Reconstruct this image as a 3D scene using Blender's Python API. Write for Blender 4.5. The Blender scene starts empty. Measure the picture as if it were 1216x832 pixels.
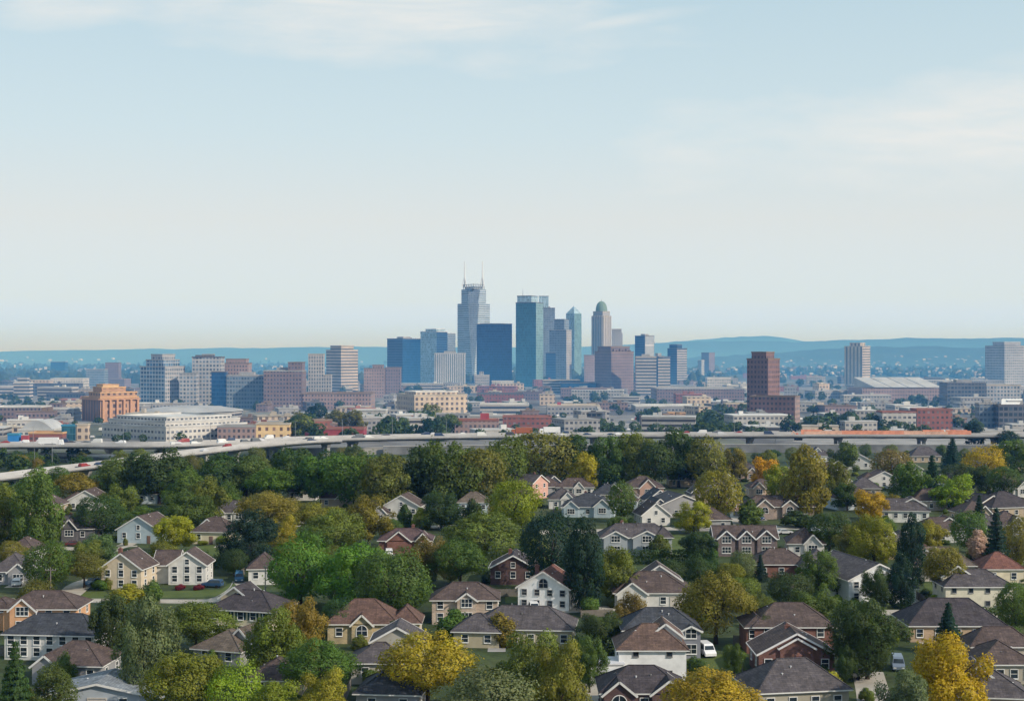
import bpy, math, random
import numpy as np
from mathutils import Vector, Matrix

random.seed(7)
rng = np.random.default_rng(7)
scene = bpy.context.scene
C = scene.collection
D = bpy.data
R = math.radians

# ------------------------------------------------------------------ survey
# the eye stands 52 m above flat land; F is the focal length in photo pixels
H, F, CX, YH = 52.0, 1700.0, 608.0, 416.0

def at(px, py, z=0.0):
    d = F * (H - z) / (py - YH)
    return Vector(((px - CX) / F * d, d, z))

def pxm(py, z=0.0):
    """photo pixels per metre at the ground row py"""
    return (py - YH) / (H - z)

# ------------------------------------------------------------------ helpers
def link(o, parent=None):
    C.objects.link(o)
    if parent is not None:
        o.parent = parent
    return o

def tag(o, label=None, cat=None, group=None, kind=None):
    if label: o['label'] = label
    if cat: o['category'] = cat
    if group: o['group'] = group
    if kind: o['kind'] = kind
    return o

def empty(name, loc, rz=0.0, label=None, cat=None, group=None):
    o = D.objects.new(name, None)
    o.empty_display_size = 0.5
    link(o)
    o.location = loc
    o.rotation_euler = (0, 0, rz)
    return tag(o, label, cat, group)

class MB:
    """collects faces (with metre UVs) and links them as one mesh object"""
    def __init__(s):
        s.v = []; s.f = []; s.uv = []; s.mi = []
    def face(s, pts, uv=None, mi=0):
        i = len(s.v)
        s.v += [tuple(p) for p in pts]
        s.f.append(tuple(range(i, i + len(pts))))
        if uv is None:
            p0 = Vector(pts[0]); e = (Vector(pts[1]) - p0)
            if e.length < 1e-6: e = Vector((1, 0, 0))
            e.normalize()
            n = Vector((0, 0, 0))
            for k in range(1, len(pts) - 1):
                n += (Vector(pts[k]) - p0).cross(Vector(pts[k + 1]) - p0)
            if n.length < 1e-9: n = Vector((0, 0, 1))
            t = n.normalized().cross(e)
            uv = [((Vector(p) - p0).dot(e), (Vector(p) - p0).dot(t)) for p in pts]
        s.uv.append(uv); s.mi.append(mi)
    def box(s, x0, x1, y0, y1, z0, z1, mi=0, bottom=True):
        p = [(x0, y0), (x1, y0), (x1, y1), (x0, y1)]
        s.prism(p, z0, z1, mi, mi, bottom)
    def prism(s, poly, z0, z1, mi=0, mt=None, bottom=False, top=True):
        n = len(poly); u = 0.0
        for k in range(n):
            a, b = poly[k], poly[(k + 1) % n]
            L = math.hypot(b[0] - a[0], b[1] - a[1])
            s.face([(a[0], a[1], z0), (b[0], b[1], z0), (b[0], b[1], z1), (a[0], a[1], z1)],
                   [(u, z0), (u + L, z0), (u + L, z1), (u, z1)], mi)
            u += L
        if top: s.face([(p[0], p[1], z1) for p in poly], None, mi if mt is None else mt)
        if bottom: s.face([(p[0], p[1], z0) for p in reversed(poly)], None, mi if mt is None else mt)
    def loft(s, pa, pb, za, zb, mi=0, cap=True):
        n = len(pa); u = 0.0
        for k in range(n):
            a, b, c, d = pa[k], pa[(k + 1) % n], pb[(k + 1) % n], pb[k]
            L = max(math.hypot(b[0] - a[0], b[1] - a[1]), math.hypot(c[0] - d[0], c[1] - d[1]))
            s.face([(a[0], a[1], za), (b[0], b[1], za), (c[0], c[1], zb), (d[0], d[1], zb)],
                   [(u, za), (u + L, za), (u + L, zb), (u, zb)], mi)
            u += L
        if cap: s.face([(p[0], p[1], zb) for p in pb], None, mi)
    def bar(s, a, b, w, h=None, mi=0):
        """square bar from a to b"""
        a = Vector(a); b = Vector(b); h = h or w
        d = (b - a).normalized()
        up = Vector((0, 0, 1)) if abs(d.z) < 0.95 else Vector((0, 1, 0))
        x = d.cross(up).normalized() * (w / 2); y = x.normalized().cross(d).normalized() * (h / 2)
        A = [a - x - y, a + x - y, a + x + y, a - x + y]; B = [b - x - y, b + x - y, b + x + y, b - x + y]
        for k in range(4):
            s.face([A[k], A[(k + 1) % 4], B[(k + 1) % 4], B[k]], None, mi)
        s.face(list(reversed(A)), None, mi); s.face(B, None, mi)
    def tube(s, pts, rad, n=7, mi=0):
        pts = [Vector(p) for p in pts]; rings = []
        for i, p in enumerate(pts):
            d = (pts[min(i + 1, len(pts) - 1)] - pts[max(i - 1, 0)]).normalized()
            up = Vector((1, 0, 0)) if abs(d.z) > 0.8 else Vector((0, 0, 1))
            x = d.cross(up).normalized(); y = d.cross(x)
            rings.append([p + (x * math.cos(2 * math.pi * k / n) + y * math.sin(2 * math.pi * k / n)) * rad[i] for k in range(n)])
        for i in range(len(rings) - 1):
            for k in range(n):
                s.face([rings[i][k], rings[i + 1][k], rings[i + 1][(k + 1) % n], rings[i][(k + 1) % n]], None, mi)
        s.face(rings[-1], None, mi)
    def lathe(s, prof, n=16, cx=0, cy=0, mi=0):
        for (r0, z0), (r1, z1) in zip(prof[:-1], prof[1:]):
            for k in range(n):
                a0, a1 = 2 * math.pi * k / n, 2 * math.pi * (k + 1) / n
                q = [(cx + r0 * math.cos(a0), cy + r0 * math.sin(a0), z0), (cx + r0 * math.cos(a1), cy + r0 * math.sin(a1), z0),
                     (cx + r1 * math.cos(a1), cy + r1 * math.sin(a1), z1), (cx + r1 * math.cos(a0), cy + r1 * math.sin(a0), z1)]
                if r1 < 1e-4: q = q[:3]
                elif r0 < 1e-4: q = [q[0], q[2], q[3]]
                s.face(q, None, mi)
    def mesh(s, name, mats):
        m = D.meshes.new(name)
        m.from_pydata(s.v, [], s.f)
        lay = m.uv_layers.new(name='UVMap')
        flat = [c for f in s.uv for p in f for c in p]
        lay.data.foreach_set('uv', flat)
        m.polygons.foreach_set('material_index', s.mi)
        for mt in (mats if isinstance(mats, (list, tuple)) else [mats]): m.materials.append(mt)
        m.update()
        return m
    def build(s, name, mats, parent=None, col=None, label=None):
        o = D.objects.new(name, s.mesh(name, mats))
        link(o, parent)
        if col: o.color = (*col, 1)
        if label: o['label'] = label
        return o

def inst(name, mesh, parent, loc=(0, 0, 0), rz=0.0, scale=(1, 1, 1), col=None):
    o = D.objects.new(name, mesh)
    link(o, parent)
    o.location = loc; o.rotation_euler = (0, 0, rz); o.scale = scale
    if col: o.color = (*col, 1)
    return o

# ------------------------------------------------------------------ materials
class NT:
    def __init__(s, name):
        s.m = D.materials.new(name); s.m.use_nodes = True
        s.t = s.m.node_tree; s.t.nodes.clear()
        s.out = s.n('ShaderNodeOutputMaterial')
    def n(s, t, **kw):
        x = s.t.nodes.new(t)
        for k, v in kw.items(): setattr(x, k, v)
        return x
    def l(s, a, b): s.t.links.new(a, b)
    def val(s, sock, v):
        if hasattr(v, 'is_output'): s.l(v, sock)
        elif isinstance(v, (tuple, list)) and len(v) == 3 and sock.type == 'RGBA': sock.default_value = (*v, 1)
        else: sock.default_value = v
    def math(s, op, a, b=0.0, c=0.0):
        x = s.n('ShaderNodeMath', operation=op)
        s.val(x.inputs[0], a); s.val(x.inputs[1], b); s.val(x.inputs[2], c)
        return x.outputs[0]
    def mix(s, f, a, b, mode='MIX'):
        x = s.n('ShaderNodeMix', data_type='RGBA', blend_type=mode)
        s.val(x.inputs['Factor'], f); s.val(x.inputs[6], a); s.val(x.inputs[7], b)
        return x.outputs[2]
    def noise(s, vec, scale, detail=3, rough=.55):
        x = s.n('ShaderNodeTexNoise'); x.inputs['Scale'].default_value = scale
        x.inputs['Detail'].default_value = detail; x.inputs['Roughness'].default_value = rough
        if vec is not None: s.l(vec, x.inputs['Vector'])
        return x.outputs['Fac']
    def ramp(s, f, stops):
        x = s.n('ShaderNodeValToRGB'); e = x.color_ramp.elements
        while len(e) < len(stops): e.new(0.5)
        for q, (p, c) in zip(e, stops):
            q.position = p; q.color = (*c, 1) if isinstance(c, (tuple, list)) else (c, c, c, 1)
        s.l(f, x.inputs[0]); return x.outputs[0]
    def bsdf(s, col, rough=.8, metal=0, spec=.3, bump=None, bs=.2, bd=.05):
        x = s.n('ShaderNodeBsdfPrincipled')
        s.val(x.inputs['Base Color'], col); s.val(x.inputs['Roughness'], rough)
        s.val(x.inputs['Metallic'], metal); s.val(x.inputs['Specular IOR Level'], spec)
        if bump is not None:
            b = s.n('ShaderNodeBump'); b.inputs['Strength'].default_value = bs; b.inputs['Distance'].default_value = bd
            s.l(bump, b.inputs['Height']); s.l(b.outputs[0], x.inputs['Normal'])
        s.l(x.outputs[0], s.out.inputs[0]); return x
    def obj(s): return s.n('ShaderNodeTexCoord').outputs['Object']
    def pos(s): return s.n('ShaderNodeNewGeometry').outputs['Position']
    def uv(s): return s.n('ShaderNodeTexCoord').outputs['UV']
    def ocol(s): return s.n('ShaderNodeObjectInfo').outputs['Color']
    def orand(s): return s.n('ShaderNodeObjectInfo').outputs['Random']

def vary(t, col, f, lo=.75, hi=1.2):
    """multiply a colour by a noise mapped to lo..hi"""
    g = t.ramp(f, [(.25, lo), (.75, hi)])
    return t.mix(1.0, col, g, 'MULTIPLY')

def m_paint(name, scale=1.5, lo=.82, hi=1.1, rough=.75):
    t = NT(name); v = t.pos()
    t.bsdf(vary(t, t.ocol(), t.noise(v, scale, 4), lo, hi), rough)
    return t.m

def m_plain(name, col, rough=.7, metal=0, scale=2.0, lo=.8, hi=1.15, spec=.3):
    t = NT(name); t.bsdf(vary(t, col, t.noise(t.pos(), scale, 4), lo, hi), rough, metal, spec)
    return t.m

def m_brick():
    t = NT('brick_wall'); u = t.uv()
    b = t.n('ShaderNodeTexBrick'); t.l(u, b.inputs['Vector'])
    b.inputs['Scale'].default_value = 1.0; b.inputs['Brick Width'].default_value = .45
    b.inputs['Row Height'].default_value = .15; b.inputs['Mortar Size'].default_value = .015
    b.inputs['Color1'].default_value = (.8, .8, .8, 1); b.inputs['Color2'].default_value = (1.15, 1.1, 1.05, 1)
    b.inputs['Mortar'].default_value = (1.3, 1.3, 1.3, 1)
    c = t.mix(1.0, t.ocol(), b.outputs['Color'], 'MULTIPLY')
    t.bsdf(vary(t, c, t.noise(t.pos(), .7, 5), .7, 1.25), .85)
    return t.m

def m_siding():
    t = NT('siding_wall'); v = t.pos()
    s = t.n('ShaderNodeSeparateXYZ'); t.l(v, s.inputs[0])
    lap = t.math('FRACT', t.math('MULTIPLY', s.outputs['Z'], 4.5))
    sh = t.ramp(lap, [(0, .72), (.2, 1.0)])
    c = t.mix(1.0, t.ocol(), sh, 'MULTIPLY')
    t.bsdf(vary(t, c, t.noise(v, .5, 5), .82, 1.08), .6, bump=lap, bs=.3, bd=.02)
    return t.m

def m_shingle():
    t = NT('roof_shingle'); v = t.uv(); p = t.pos()
    s = t.n('ShaderNodeSeparateXYZ'); t.l(v, s.inputs[0])
    row = t.math('FRACT', t.math('MULTIPLY', s.outputs['Y'], 2.6))
    b = t.n('ShaderNodeTexBrick'); t.l(v, b.inputs['Vector'])
    b.inputs['Scale'].default_value = 1.0; b.inputs['Brick Width'].default_value = .9
    b.inputs['Row Height'].default_value = .38; b.inputs['Mortar Size'].default_value = .03
    b.inputs['Color1'].default_value = (.72, .72, .74, 1); b.inputs['Color2'].default_value = (1.2, 1.18, 1.15, 1)
    b.inputs['Mortar'].default_value = (.6, .6, .6, 1)
    c = t.mix(1.0, t.ocol(), b.outputs['Color'], 'MULTIPLY')
    c = vary(t, c, t.noise(p, .45, 6, .65), .62, 1.4)
    c = vary(t, c, t.noise(p, 3.5, 3), .78, 1.22)
    mp = t.n('ShaderNodeMapping'); mp.inputs['Scale'].default_value = (2.2, .22, 1); t.l(v, mp.inputs[0])
    c = vary(t, c, t.noise(mp.outputs[0], 1.0, 5, .65), .72, 1.28)
    t.bsdf(c, .85, bump=row, bs=.4, bd=.03)
    return t.m

def m_glass(name, col=(.02, .028, .035), rough=.08):
    t = NT(name); p = t.pos()
    n = t.noise(p, .6, 2)
    t.bsdf(vary(t, col, n, .5, 1.8), rough, 0, .6)
    return t.m

def m_foliage():
    t = NT('foliage')
    a = t.n('ShaderNodeAttribute'); a.attribute_name = 'tint'
    sp = t.n('ShaderNodeSeparateXYZ'); t.l(a.outputs['Vector'], sp.inputs[0])
    base = t.ocol()
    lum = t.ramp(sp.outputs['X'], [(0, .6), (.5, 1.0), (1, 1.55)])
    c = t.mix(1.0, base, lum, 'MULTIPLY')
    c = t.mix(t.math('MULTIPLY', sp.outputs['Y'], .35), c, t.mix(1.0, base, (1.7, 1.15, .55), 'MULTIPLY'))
    c = vary(t, c, t.noise(t.pos(), .35, 3), .75, 1.3)
    x = t.n('ShaderNodeBsdfPrincipled'); t.l(c, x.inputs['Base Color'])
    x.inputs['Roughness'].default_value = .6; x.inputs['Specular IOR Level'].default_value = .25
    tr = t.n('ShaderNodeBsdfTranslucent'); t.l(t.mix(1.0, c, (1.15, 1.25, .6), 'MULTIPLY'), tr.inputs[0])
    mx = t.n('ShaderNodeMixShader'); mx.inputs[0].default_value = .38
    t.l(x.outputs[0], mx.inputs[1]); t.l(tr.outputs[0], mx.inputs[2]); t.l(mx.outputs[0], t.out.inputs[0])
    return t.m

def facade(name, wall, glass, bay=3.2, floor=3.6, wu=.6, wv=.55, grough=.15, blinds=.25, metal=0.0, wallrough=.7):
    """a wall of repeated bays: real-size windows from the wall's own metre UVs"""
    t = NT(name); s = t.n('ShaderNodeSeparateXYZ'); t.l(t.uv(), s.inputs[0])
    U = t.math('DIVIDE', s.outputs['X'], bay); V = t.math('DIVIDE', s.outputs['Y'], floor)
    fu, fv = t.math('FRACT', U), t.math('FRACT', V)
    mu = t.math('LESS_THAN', t.math('ABSOLUTE', t.math('SUBTRACT', fu, .5)), wu / 2)
    mv = t.math('LESS_THAN', t.math('ABSOLUTE', t.math('SUBTRACT', fv, .5)), wv / 2)
    mask = t.math('MULTIPLY', mu, mv)
    cb = t.n('ShaderNodeCombineXYZ'); t.l(t.math('FLOOR', U), cb.inputs[0]); t.l(t.math('FLOOR', V), cb.inputs[1])
    wn = t.n('ShaderNodeTexWhiteNoise', noise_dimensions='3D'); t.l(cb.outputs[0], wn.inputs['Vector'])
    g = t.mix(1.0, glass, t.ramp(wn.outputs['Value'], [(0, .6), (.6, 1.0), (1.0, 1.0 + 2.2 * blinds)]), 'MULTIPLY')  # random panes paler, like drawn blinds
    w = vary(t, wall, t.noise(t.pos(), .04, 5), .75, 1.2)
    w = vary(t, w, t.noise(t.pos(), .3, 4), .85, 1.12)
    col = t.mix(mask, w, g)
    ro = t.math('MULTIPLY_ADD', mask, grough - wallrough, wallrough)
    x = t.bsdf(col, ro, t.math('MULTIPLY', mask, metal), .4)
    return t.m

BRICK, SIDING, SHINGLE = m_brick(), m_siding(), m_shingle()
STUCCO = m_paint('stucco_wall', .8, .8, 1.1, .85)
PAINT = m_paint('painted_trim', 2, .88, 1.06, .5)
CARPAINT = m_paint('vehicle_paint', 3, .95, 1.05, .25)
PANE = m_glass('window_glass')
FOL = m_foliage()
BARK = m_plain('bark', (.045, .034, .027), .95, 0, 3, .6, 1.5)
CONCRETE = m_plain('concrete', (.34, .33, .315), .9, 0, .25, .7, 1.2)
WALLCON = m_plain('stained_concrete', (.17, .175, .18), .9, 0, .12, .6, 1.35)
DARKCON = m_plain('weathered_concrete', (.235, .235, .235), .9, 0, .3, .65, 1.25)
METAL = m_plain('galvanised_metal', (.32, .33, .34), .45, .6, 1)
RUBBER = m_plain('rubber', (.012, .012, .012), .8)
WOODPOLE = m_plain('weathered_wood', (.17, .15, .13), .9, 0, 2)
ASPHALT = m_plain('asphalt', (.085, .083, .082), .92, 0, .15, .7, 1.3)
PALEROAD = m_plain('pale_concrete_paving', (.42, .385, .33), .92, 0, .3, .75, 1.15)
WHITELINE = m_plain('road_paint', (.7, .7, .68), .7)
ROOFGREY = m_paint('flat_roof', .06, .7, 1.25, .9)
HAZE_COL = (.125, .425, 1.0, 1); HAZE_D = 1 / 1650; HAZE_Y0 = 420
SUN_AZ, SUN_EL, SUN_S = 121, 32, 4.4
SKY_S, DUST = .13, .6
# ------------------------------------------------------------------ trees
def leaf_cloud(seed, lobes, n, leaf, up=.25, keep_in=.76, fill=.16):
    """leaf-sized faces over a cluster of lobes (cx,cy,cz,r); returns verts, faces, tint"""
    g = np.random.default_rng(seed)
    L = np.array(lobes, float)
    w = L[:, 3] ** 2; w /= w.sum()
    k = g.choice(len(L), int(n * 1.9), p=w)
    d = g.normal(size=(len(k), 3)); d /= np.linalg.norm(d, axis=1)[:, None]
    rr = 1 - np.abs(g.normal(0, .16, len(k)))
    rr = np.where(g.random(len(k)) < fill, g.random(len(k)) ** .5, rr) + g.normal(0, .06, len(k))
    rr = np.where(g.random(len(k)) < .09, 1 + g.random(len(k)) * .38, rr)      # stray sprays beyond the outline
    # bumpy lobes
    ph = g.random((len(L), 6)) * 6.28
    bump = .10 * np.sin(d[:, 0] * 7 + ph[k, 0]) * np.sin(d[:, 1] * 7 + ph[k, 1]) + .10 * np.sin(d[:, 2] * 9 + ph[k, 2])
    p = L[k, :3] + d * (L[k, 3] * (rr + bump))[:, None]
    # drop what is buried deep in another lobe
    dist = np.linalg.norm(p[:, None, :] - L[None, :, :3], axis=2) / L[None, :, 3]
    dist[np.arange(len(k)), k] = 9
    ok = dist.min(1) > keep_in
    p, d, k, rr = p[ok][:n], d[ok][:n], k[ok][:n], rr[ok][:n]
    m = len(p)
    nr = d * 1.0 + g.normal(size=(m, 3)) * .5 + np.array([0, 0, up])
    nr /= np.linalg.norm(nr, axis=1)[:, None]
    a = np.cross(nr, g.normal(size=(m, 3))); a /= np.linalg.norm(a, axis=1)[:, None]
    b = np.cross(nr, a)
    s = leaf * (.6 + .8 * g.random(m))[:, None]
    asp = (.55 + .35 * g.random(m))[:, None]
    V = np.stack([p - a * s, p - b * s * asp, p + a * s * .9 + nr * s * .15, p + b * s * asp], 1).reshape(-1, 3)
    cen = L[:, :3].mean(0); oc = p - cen; oc /= np.linalg.norm(oc, axis=1)[:, None] + 1e-6
    sn = d * .75 + oc * .45 + nr * .45; sn /= np.linalg.norm(sn, axis=1)[:, None]
    lt = g.normal(0, .15, len(L))
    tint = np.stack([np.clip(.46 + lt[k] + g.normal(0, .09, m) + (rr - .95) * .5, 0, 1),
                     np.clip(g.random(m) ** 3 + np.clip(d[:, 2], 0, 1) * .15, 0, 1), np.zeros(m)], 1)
    return V, tint, sn

def cloud_mesh(name, V, tint, sn):
    m = D.meshes.new(name); n = len(V) // 4
    m.vertices.add(len(V)); m.vertices.foreach_set('co', V.astype(np.float32).ravel())
    m.loops.add(4 * n); m.loops.foreach_set('vertex_index', np.arange(4 * n, dtype=np.int32))
    m.polygons.add(n); m.polygons.foreach_set('loop_start', np.arange(0, 4 * n, 4, dtype=np.int32))
    at_ = m.attributes.new('tint', 'FLOAT_VECTOR', 'FACE')
    at_.data.foreach_set('vector', tint.astype(np.float32).ravel())
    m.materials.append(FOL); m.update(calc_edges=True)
    m.normals_split_custom_set(np.repeat(sn, 4, axis=0).astype(np.float32).tolist())      # soft crown shading
    return m

def lobes_for(kind, seed):
    """crowns in a unit space: height 1 (from the crown foot to its top), width 1"""
    g = np.random.default_rng(seed); out = []
    def add(x, y, z, r): out.append((x, y, z, r))
    if kind == 'round':
        for i in range(34):
            a, z = g.random() * 6.28, g.uniform(-.9, 1); q = math.sqrt(1 - min(1, z * z)) 
            if z < -.3: q *= .8
            r = g.uniform(.11, .2); e = (.5 - r) * g.uniform(.7, 1.08)
            add(math.cos(a) * q * e, math.sin(a) * q * e, .5 + z * e * .98, r)
        for i in range(5): add(*(g.normal(0, .08, 3) + (0, 0, .48)), .3)
    elif kind == 'tall':
        for i in range(44):
            z = g.uniform(.03, .98); prof = .5 * math.sin(math.pi * min(1, (z * .86 + .13))) ** .75
            a = g.random() * 6.28; r = g.uniform(.09, .15) * (1 if z < .8 else .75); e = max(0, prof - r * .8) * g.uniform(.75, 1.1)
            add(math.cos(a) * e, math.sin(a) * e, z * .93, r)
        for z in (.25, .45, .62): add(0, 0, z, .26)
    elif kind == 'spread':
        for i in range(60):
            a = g.random() * 6.28; q = math.sqrt(g.random()); z = g.random()
            top = .97 - .38 * q ** 2.2; r = g.uniform(.07, .13)
            add(math.cos(a) * q * .44, math.sin(a) * q * .44, max(.08, top - r - z * .42 * (1.2 - q)), r)
        for i in range(5): add(*(g.normal(0, .1, 3) * (1, 1, .6) + (0, 0, .5)), .24)
    elif kind == 'ragged':
        for i in range(40):
            a, z = g.random() * 6.28, g.uniform(-.8, 1); q = math.sqrt(1 - min(1, z * z))
            r = g.uniform(.07, .15); e = (.5 - r) * g.uniform(.6, 1.28)
            add(math.cos(a) * q * e, math.sin(a) * q * e, .48 + z * e, r)
        for i in range(4): add(*(g.normal(0, .12, 3) + (0, 0, .45)), .22)
    elif kind == 'bush':
        for i in range(16):
            a, q = g.random() * 6.28, math.sqrt(g.random()); r = g.uniform(.16, .26)
            add(math.cos(a) * q * (.5 - r), math.sin(a) * q * (.5 - r), g.uniform(.2, 1 - r * 1.05) * (1.1 - q * .4), r)
    return out

def conifer_cloud(seed, n, leaf, slim=1.0):
    g = np.random.default_rng(seed); P = []; T = []
    levels = 15
    for li in range(levels):
        t = li / (levels - 1); z = .02 + .96 * t
        rad = .5 * slim * ((1 - t) ** .85) * g.uniform(.82, 1.12) + .012
        nb = max(5, int(13 * (1 - t) + 5)); a0 = g.random() * 6.28
        for b in range(nb):
            a = a0 + 6.28 * b / nb + g.normal(0, .12); L = rad * g.uniform(.72, 1.12)
            m = max(5, int(n / levels / nb * (1.7 * (1 - t) + .35)))
            s = g.random(m) ** .6
            sag = -.10 * (1 - t * .7)
            lat = g.normal(0, .045, m) * (1.15 - s * .6)
            x = math.cos(a) * s * L - math.sin(a) * lat; y = math.sin(a) * s * L + math.cos(a) * lat
            zz = z + sag * s * (rad / .5) + .05 * s ** 3 * (rad / .5) + g.normal(0, .012, m)
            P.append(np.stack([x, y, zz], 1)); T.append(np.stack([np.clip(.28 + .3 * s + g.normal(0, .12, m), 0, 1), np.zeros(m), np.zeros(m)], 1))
    p = np.concatenate(P); tint = np.concatenate(T); m = len(p)
    out = p * (1, 1, 0); out /= np.linalg.norm(out, axis=1)[:, None] + 1e-6
    nr = out * .5 + g.normal(size=(m, 3)) * .5 + np.array([0, 0, .6]); nr /= np.linalg.norm(nr, axis=1)[:, None]
    a = np.cross(nr, g.normal(size=(m, 3)) * .4 + np.array([0, 0, 1.0])); a /= np.linalg.norm(a, axis=1)[:, None]
    b = np.cross(nr, a); s = leaf * (.6 + .8 * g.random(m))[:, None]
    V = np.stack([p - a * s * .5, p - b * s, p + a * s * .5, p + b * s], 1).reshape(-1, 3)
    sn = out * .6 + nr * .6 + np.array([0, 0, .25]); sn /= np.linalg.norm(sn, axis=1)[:, None]
    return V, tint, sn

def trunk_mesh(seed, kind):
    """unit trunk: z 0..1 is the ground up to the crown's middle; limbs fork in the crown"""
    g = np.random.default_rng(seed); mb = MB()
    w = .03
    top = .98 if kind == 'conifer' else .6
    pts = [(0, 0, -.02), (.004, 0, .1), (g.normal(0, .01), g.normal(0, .01), .3), (g.normal(0, .015), g.normal(0, .015), top)]
    mb.tube(pts, [w * 1.35, w, w * .8, w * .25], 8)
    if kind != 'conifer':
        for k in range(6):
            a = 6.28 * k / 6 + g.random(); z0 = g.uniform(.2, .42)
            e = g.uniform(.22, .34); z1 = z0 + g.uniform(.22, .4)
            mb.tube([(0, 0, z0), (math.cos(a) * e * .5, math.sin(a) * e * .5, z0 + (z1 - z0) * .6), (math.cos(a) * e, math.sin(a) * e, z1)], [w * .55, w * .4, w * .12], 5)
    return mb.mesh('trunk', BARK)

CROWN = {}
def crown_meshes():
    spec = {'round': ('round', 6), 'tall': ('tall', 4), 'spread': ('spread', 5), 'ragged': ('ragged', 5), 'bush': ('bush', 3), 'conifer': ('conifer', 3), 'slim': ('slim', 2)}
    for kind, (k, cnt) in spec.items():
        for lod, (n, leaf) in {'hi': (18000, .0136), 'mid': (9000, .0188), 'lo': (2600, .037)}.items():
            lst = []
            for i in range(cnt):
                sd = hash_(kind) + i * 17
                if k in ('conifer', 'slim'):
                    V, T, Q = conifer_cloud(sd, n, leaf * 1.25, 1.0)
                elif k == 'bush':
                    V, T, Q = leaf_cloud(sd, lobes_for(k, sd), n // 3, leaf * 2.1)
                else:
                    V, T, Q = leaf_cloud(sd, lobes_for(k, sd), n, leaf * (1.0 if k != 'spread' else .9))
                lst.append(cloud_mesh('crown', V, T, Q))
            CROWN[kind, lod] = lst
def hash_(s): return sum(ord(c) * (i + 3) for i, c in enumerate(s))
crown_meshes()
TRUNK = {k: [trunk_mesh(40 + i, k) for i in range(3)] for k in ('leafy', 'conifer')}

COL = dict(dg=(.055, .097, .028), mg=(.094, .152, .031), ol=(.145, .172, .034), yg=(.205, .270, .026), yl=(.31, .29, .030),
           go=(.46, .31, .020), br=(.185, .145, .045), bg=(.021, .056, .035), lg=(.105, .215, .026), gr=(.130, .185, .080), pk=(.44, .36, .31),
           rd=(.20, .03, .045), ou=(.205, .195, .034))
KIND = {'R': 'round', 'T': 'tall', 'S': 'spread', 'G': 'ragged', 'B': 'bush', 'C': 'conifer', 'I': 'slim'}
TREES = []
tree_n = 0
def tree(loc, h, w, k, col, label, group=None, foot=None):
    global tree_n
    tree_n += 1
    g = random.Random(tree_n * 31 + 5)
    kind = KIND[k]; dist = loc[1]
    lod = 'hi' if dist < 420 else ('mid' if dist < 760 else 'lo')
    if kind == 'bush': nm, cat = 'garden_bush', 'bush'
    elif kind in ('conifer', 'slim'): nm, cat = 'conifer_tree', 'tree'
    else: nm, cat = 'broadleaf_tree', 'tree'
    root = empty(nm, loc, g.random() * 6.28, label, cat, group)
    foot = {'round': .05, 'tall': .03, 'spread': .1, 'ragged': .05, 'bush': 0.0, 'conifer': .05, 'slim': .03}[kind] if foot is None else foot
    c = tuple(x * g.uniform(.88, 1.13) for x in COL[col])
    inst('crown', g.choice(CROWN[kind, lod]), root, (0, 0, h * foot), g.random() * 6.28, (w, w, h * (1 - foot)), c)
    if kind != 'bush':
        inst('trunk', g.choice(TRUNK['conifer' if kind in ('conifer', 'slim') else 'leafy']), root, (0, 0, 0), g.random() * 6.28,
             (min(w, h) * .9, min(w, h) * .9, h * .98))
    TREES.append((loc[0], loc[1], w / 2))
    return root

def tree_px(cx, top, base, wpx, k, col, label, group=None):
    s = pxm(base); p = at(cx, base); wpx *= (1.28 if base < 625 else 1.14) if cx < 640 else (1.12 if base < 600 and cx < 860 else 1.02)
    if base < 626 and 240 < cx < 880: top -= 5
    if k == 'R' and (cx * 7 + base) % 3 < 1.2: k = 'G'
    return tree(p, (base - top) / s, wpx / s, k, col, label, group)
# ------------------------------------------------------------------ houses
WIN = {}
def win_mesh(w, h, style):
    key = (round(w, 2), round(h, 2), style)
    if key in WIN: return WIN[key]
    f, p = MB(), MB(); t = .09; y = -.05
    if style == 'arch':
        r = w / 2; N = 10
        arc = [(r * math.cos(math.pi * k / N), h - r + r * math.sin(math.pi * k / N)) for k in range(N + 1)]
        outer = [(w / 2, 0)] + arc + [(-w / 2, 0)]
        p.face([(x * .93, -.02, max(z, .05) * .985) for x, z in outer][::-1][::-1])
        for a, b in zip(outer[:-1], outer[1:]):
            if a != b: f.bar((a[0], y, a[1]), (b[0], y, b[1]), t * 1.3, .1)
        f.bar((0, y, .05), (0, y, h - .05), .07); f.bar((-w / 2, y, h - r), (w / 2, y, h - r), .07)
        f.box(-w / 2 - .1, w / 2 + .1, -.14, 0, -.12, -.01)
    else:
        f.box(-w / 2 - t, -w / 2, -.1, .02, -t, h + t); f.box(w / 2, w / 2 + t, -.1, .02, -t, h + t)
        f.box(-w / 2, w / 2, -.1, .02, h, h + t); f.box(-w / 2 - t, w / 2 + t, -.16, .02, -t - .08, -t - .003)
        f.box(-w / 2, w / 2, -.1, .02, -t, 0)
        nm = max(1, round(w / .75)) if style != 'plain' else 1
        for k in range(1, nm): f.box(-w / 2 + w * k / nm - .035, -w / 2 + w * k / nm + .035, -.08, .01, 0, h)
        if style == 'sash': f.box(-w / 2, w / 2, -.075, .01, h * .5 - .03, h * .5 + .03)
        p.face([(-w / 2, -.02, 0), (w / 2, -.02, 0), (w / 2, -.02, h), (-w / 2, -.02, h)])
    WIN[key] = (f.mesh('window', PAINT), p.mesh('pane', PANE))
    return WIN[key]

def add_window(root, x, y, z, rz=0.0, w=1.1, h=1.35, style='sash', col=(.72, .72, .7)):
    f, p = win_mesh(w, h, style)
    o = inst('window', f, root, (x, y, z), rz, col=col)
    inst('pane', p, o)
    return o

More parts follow.
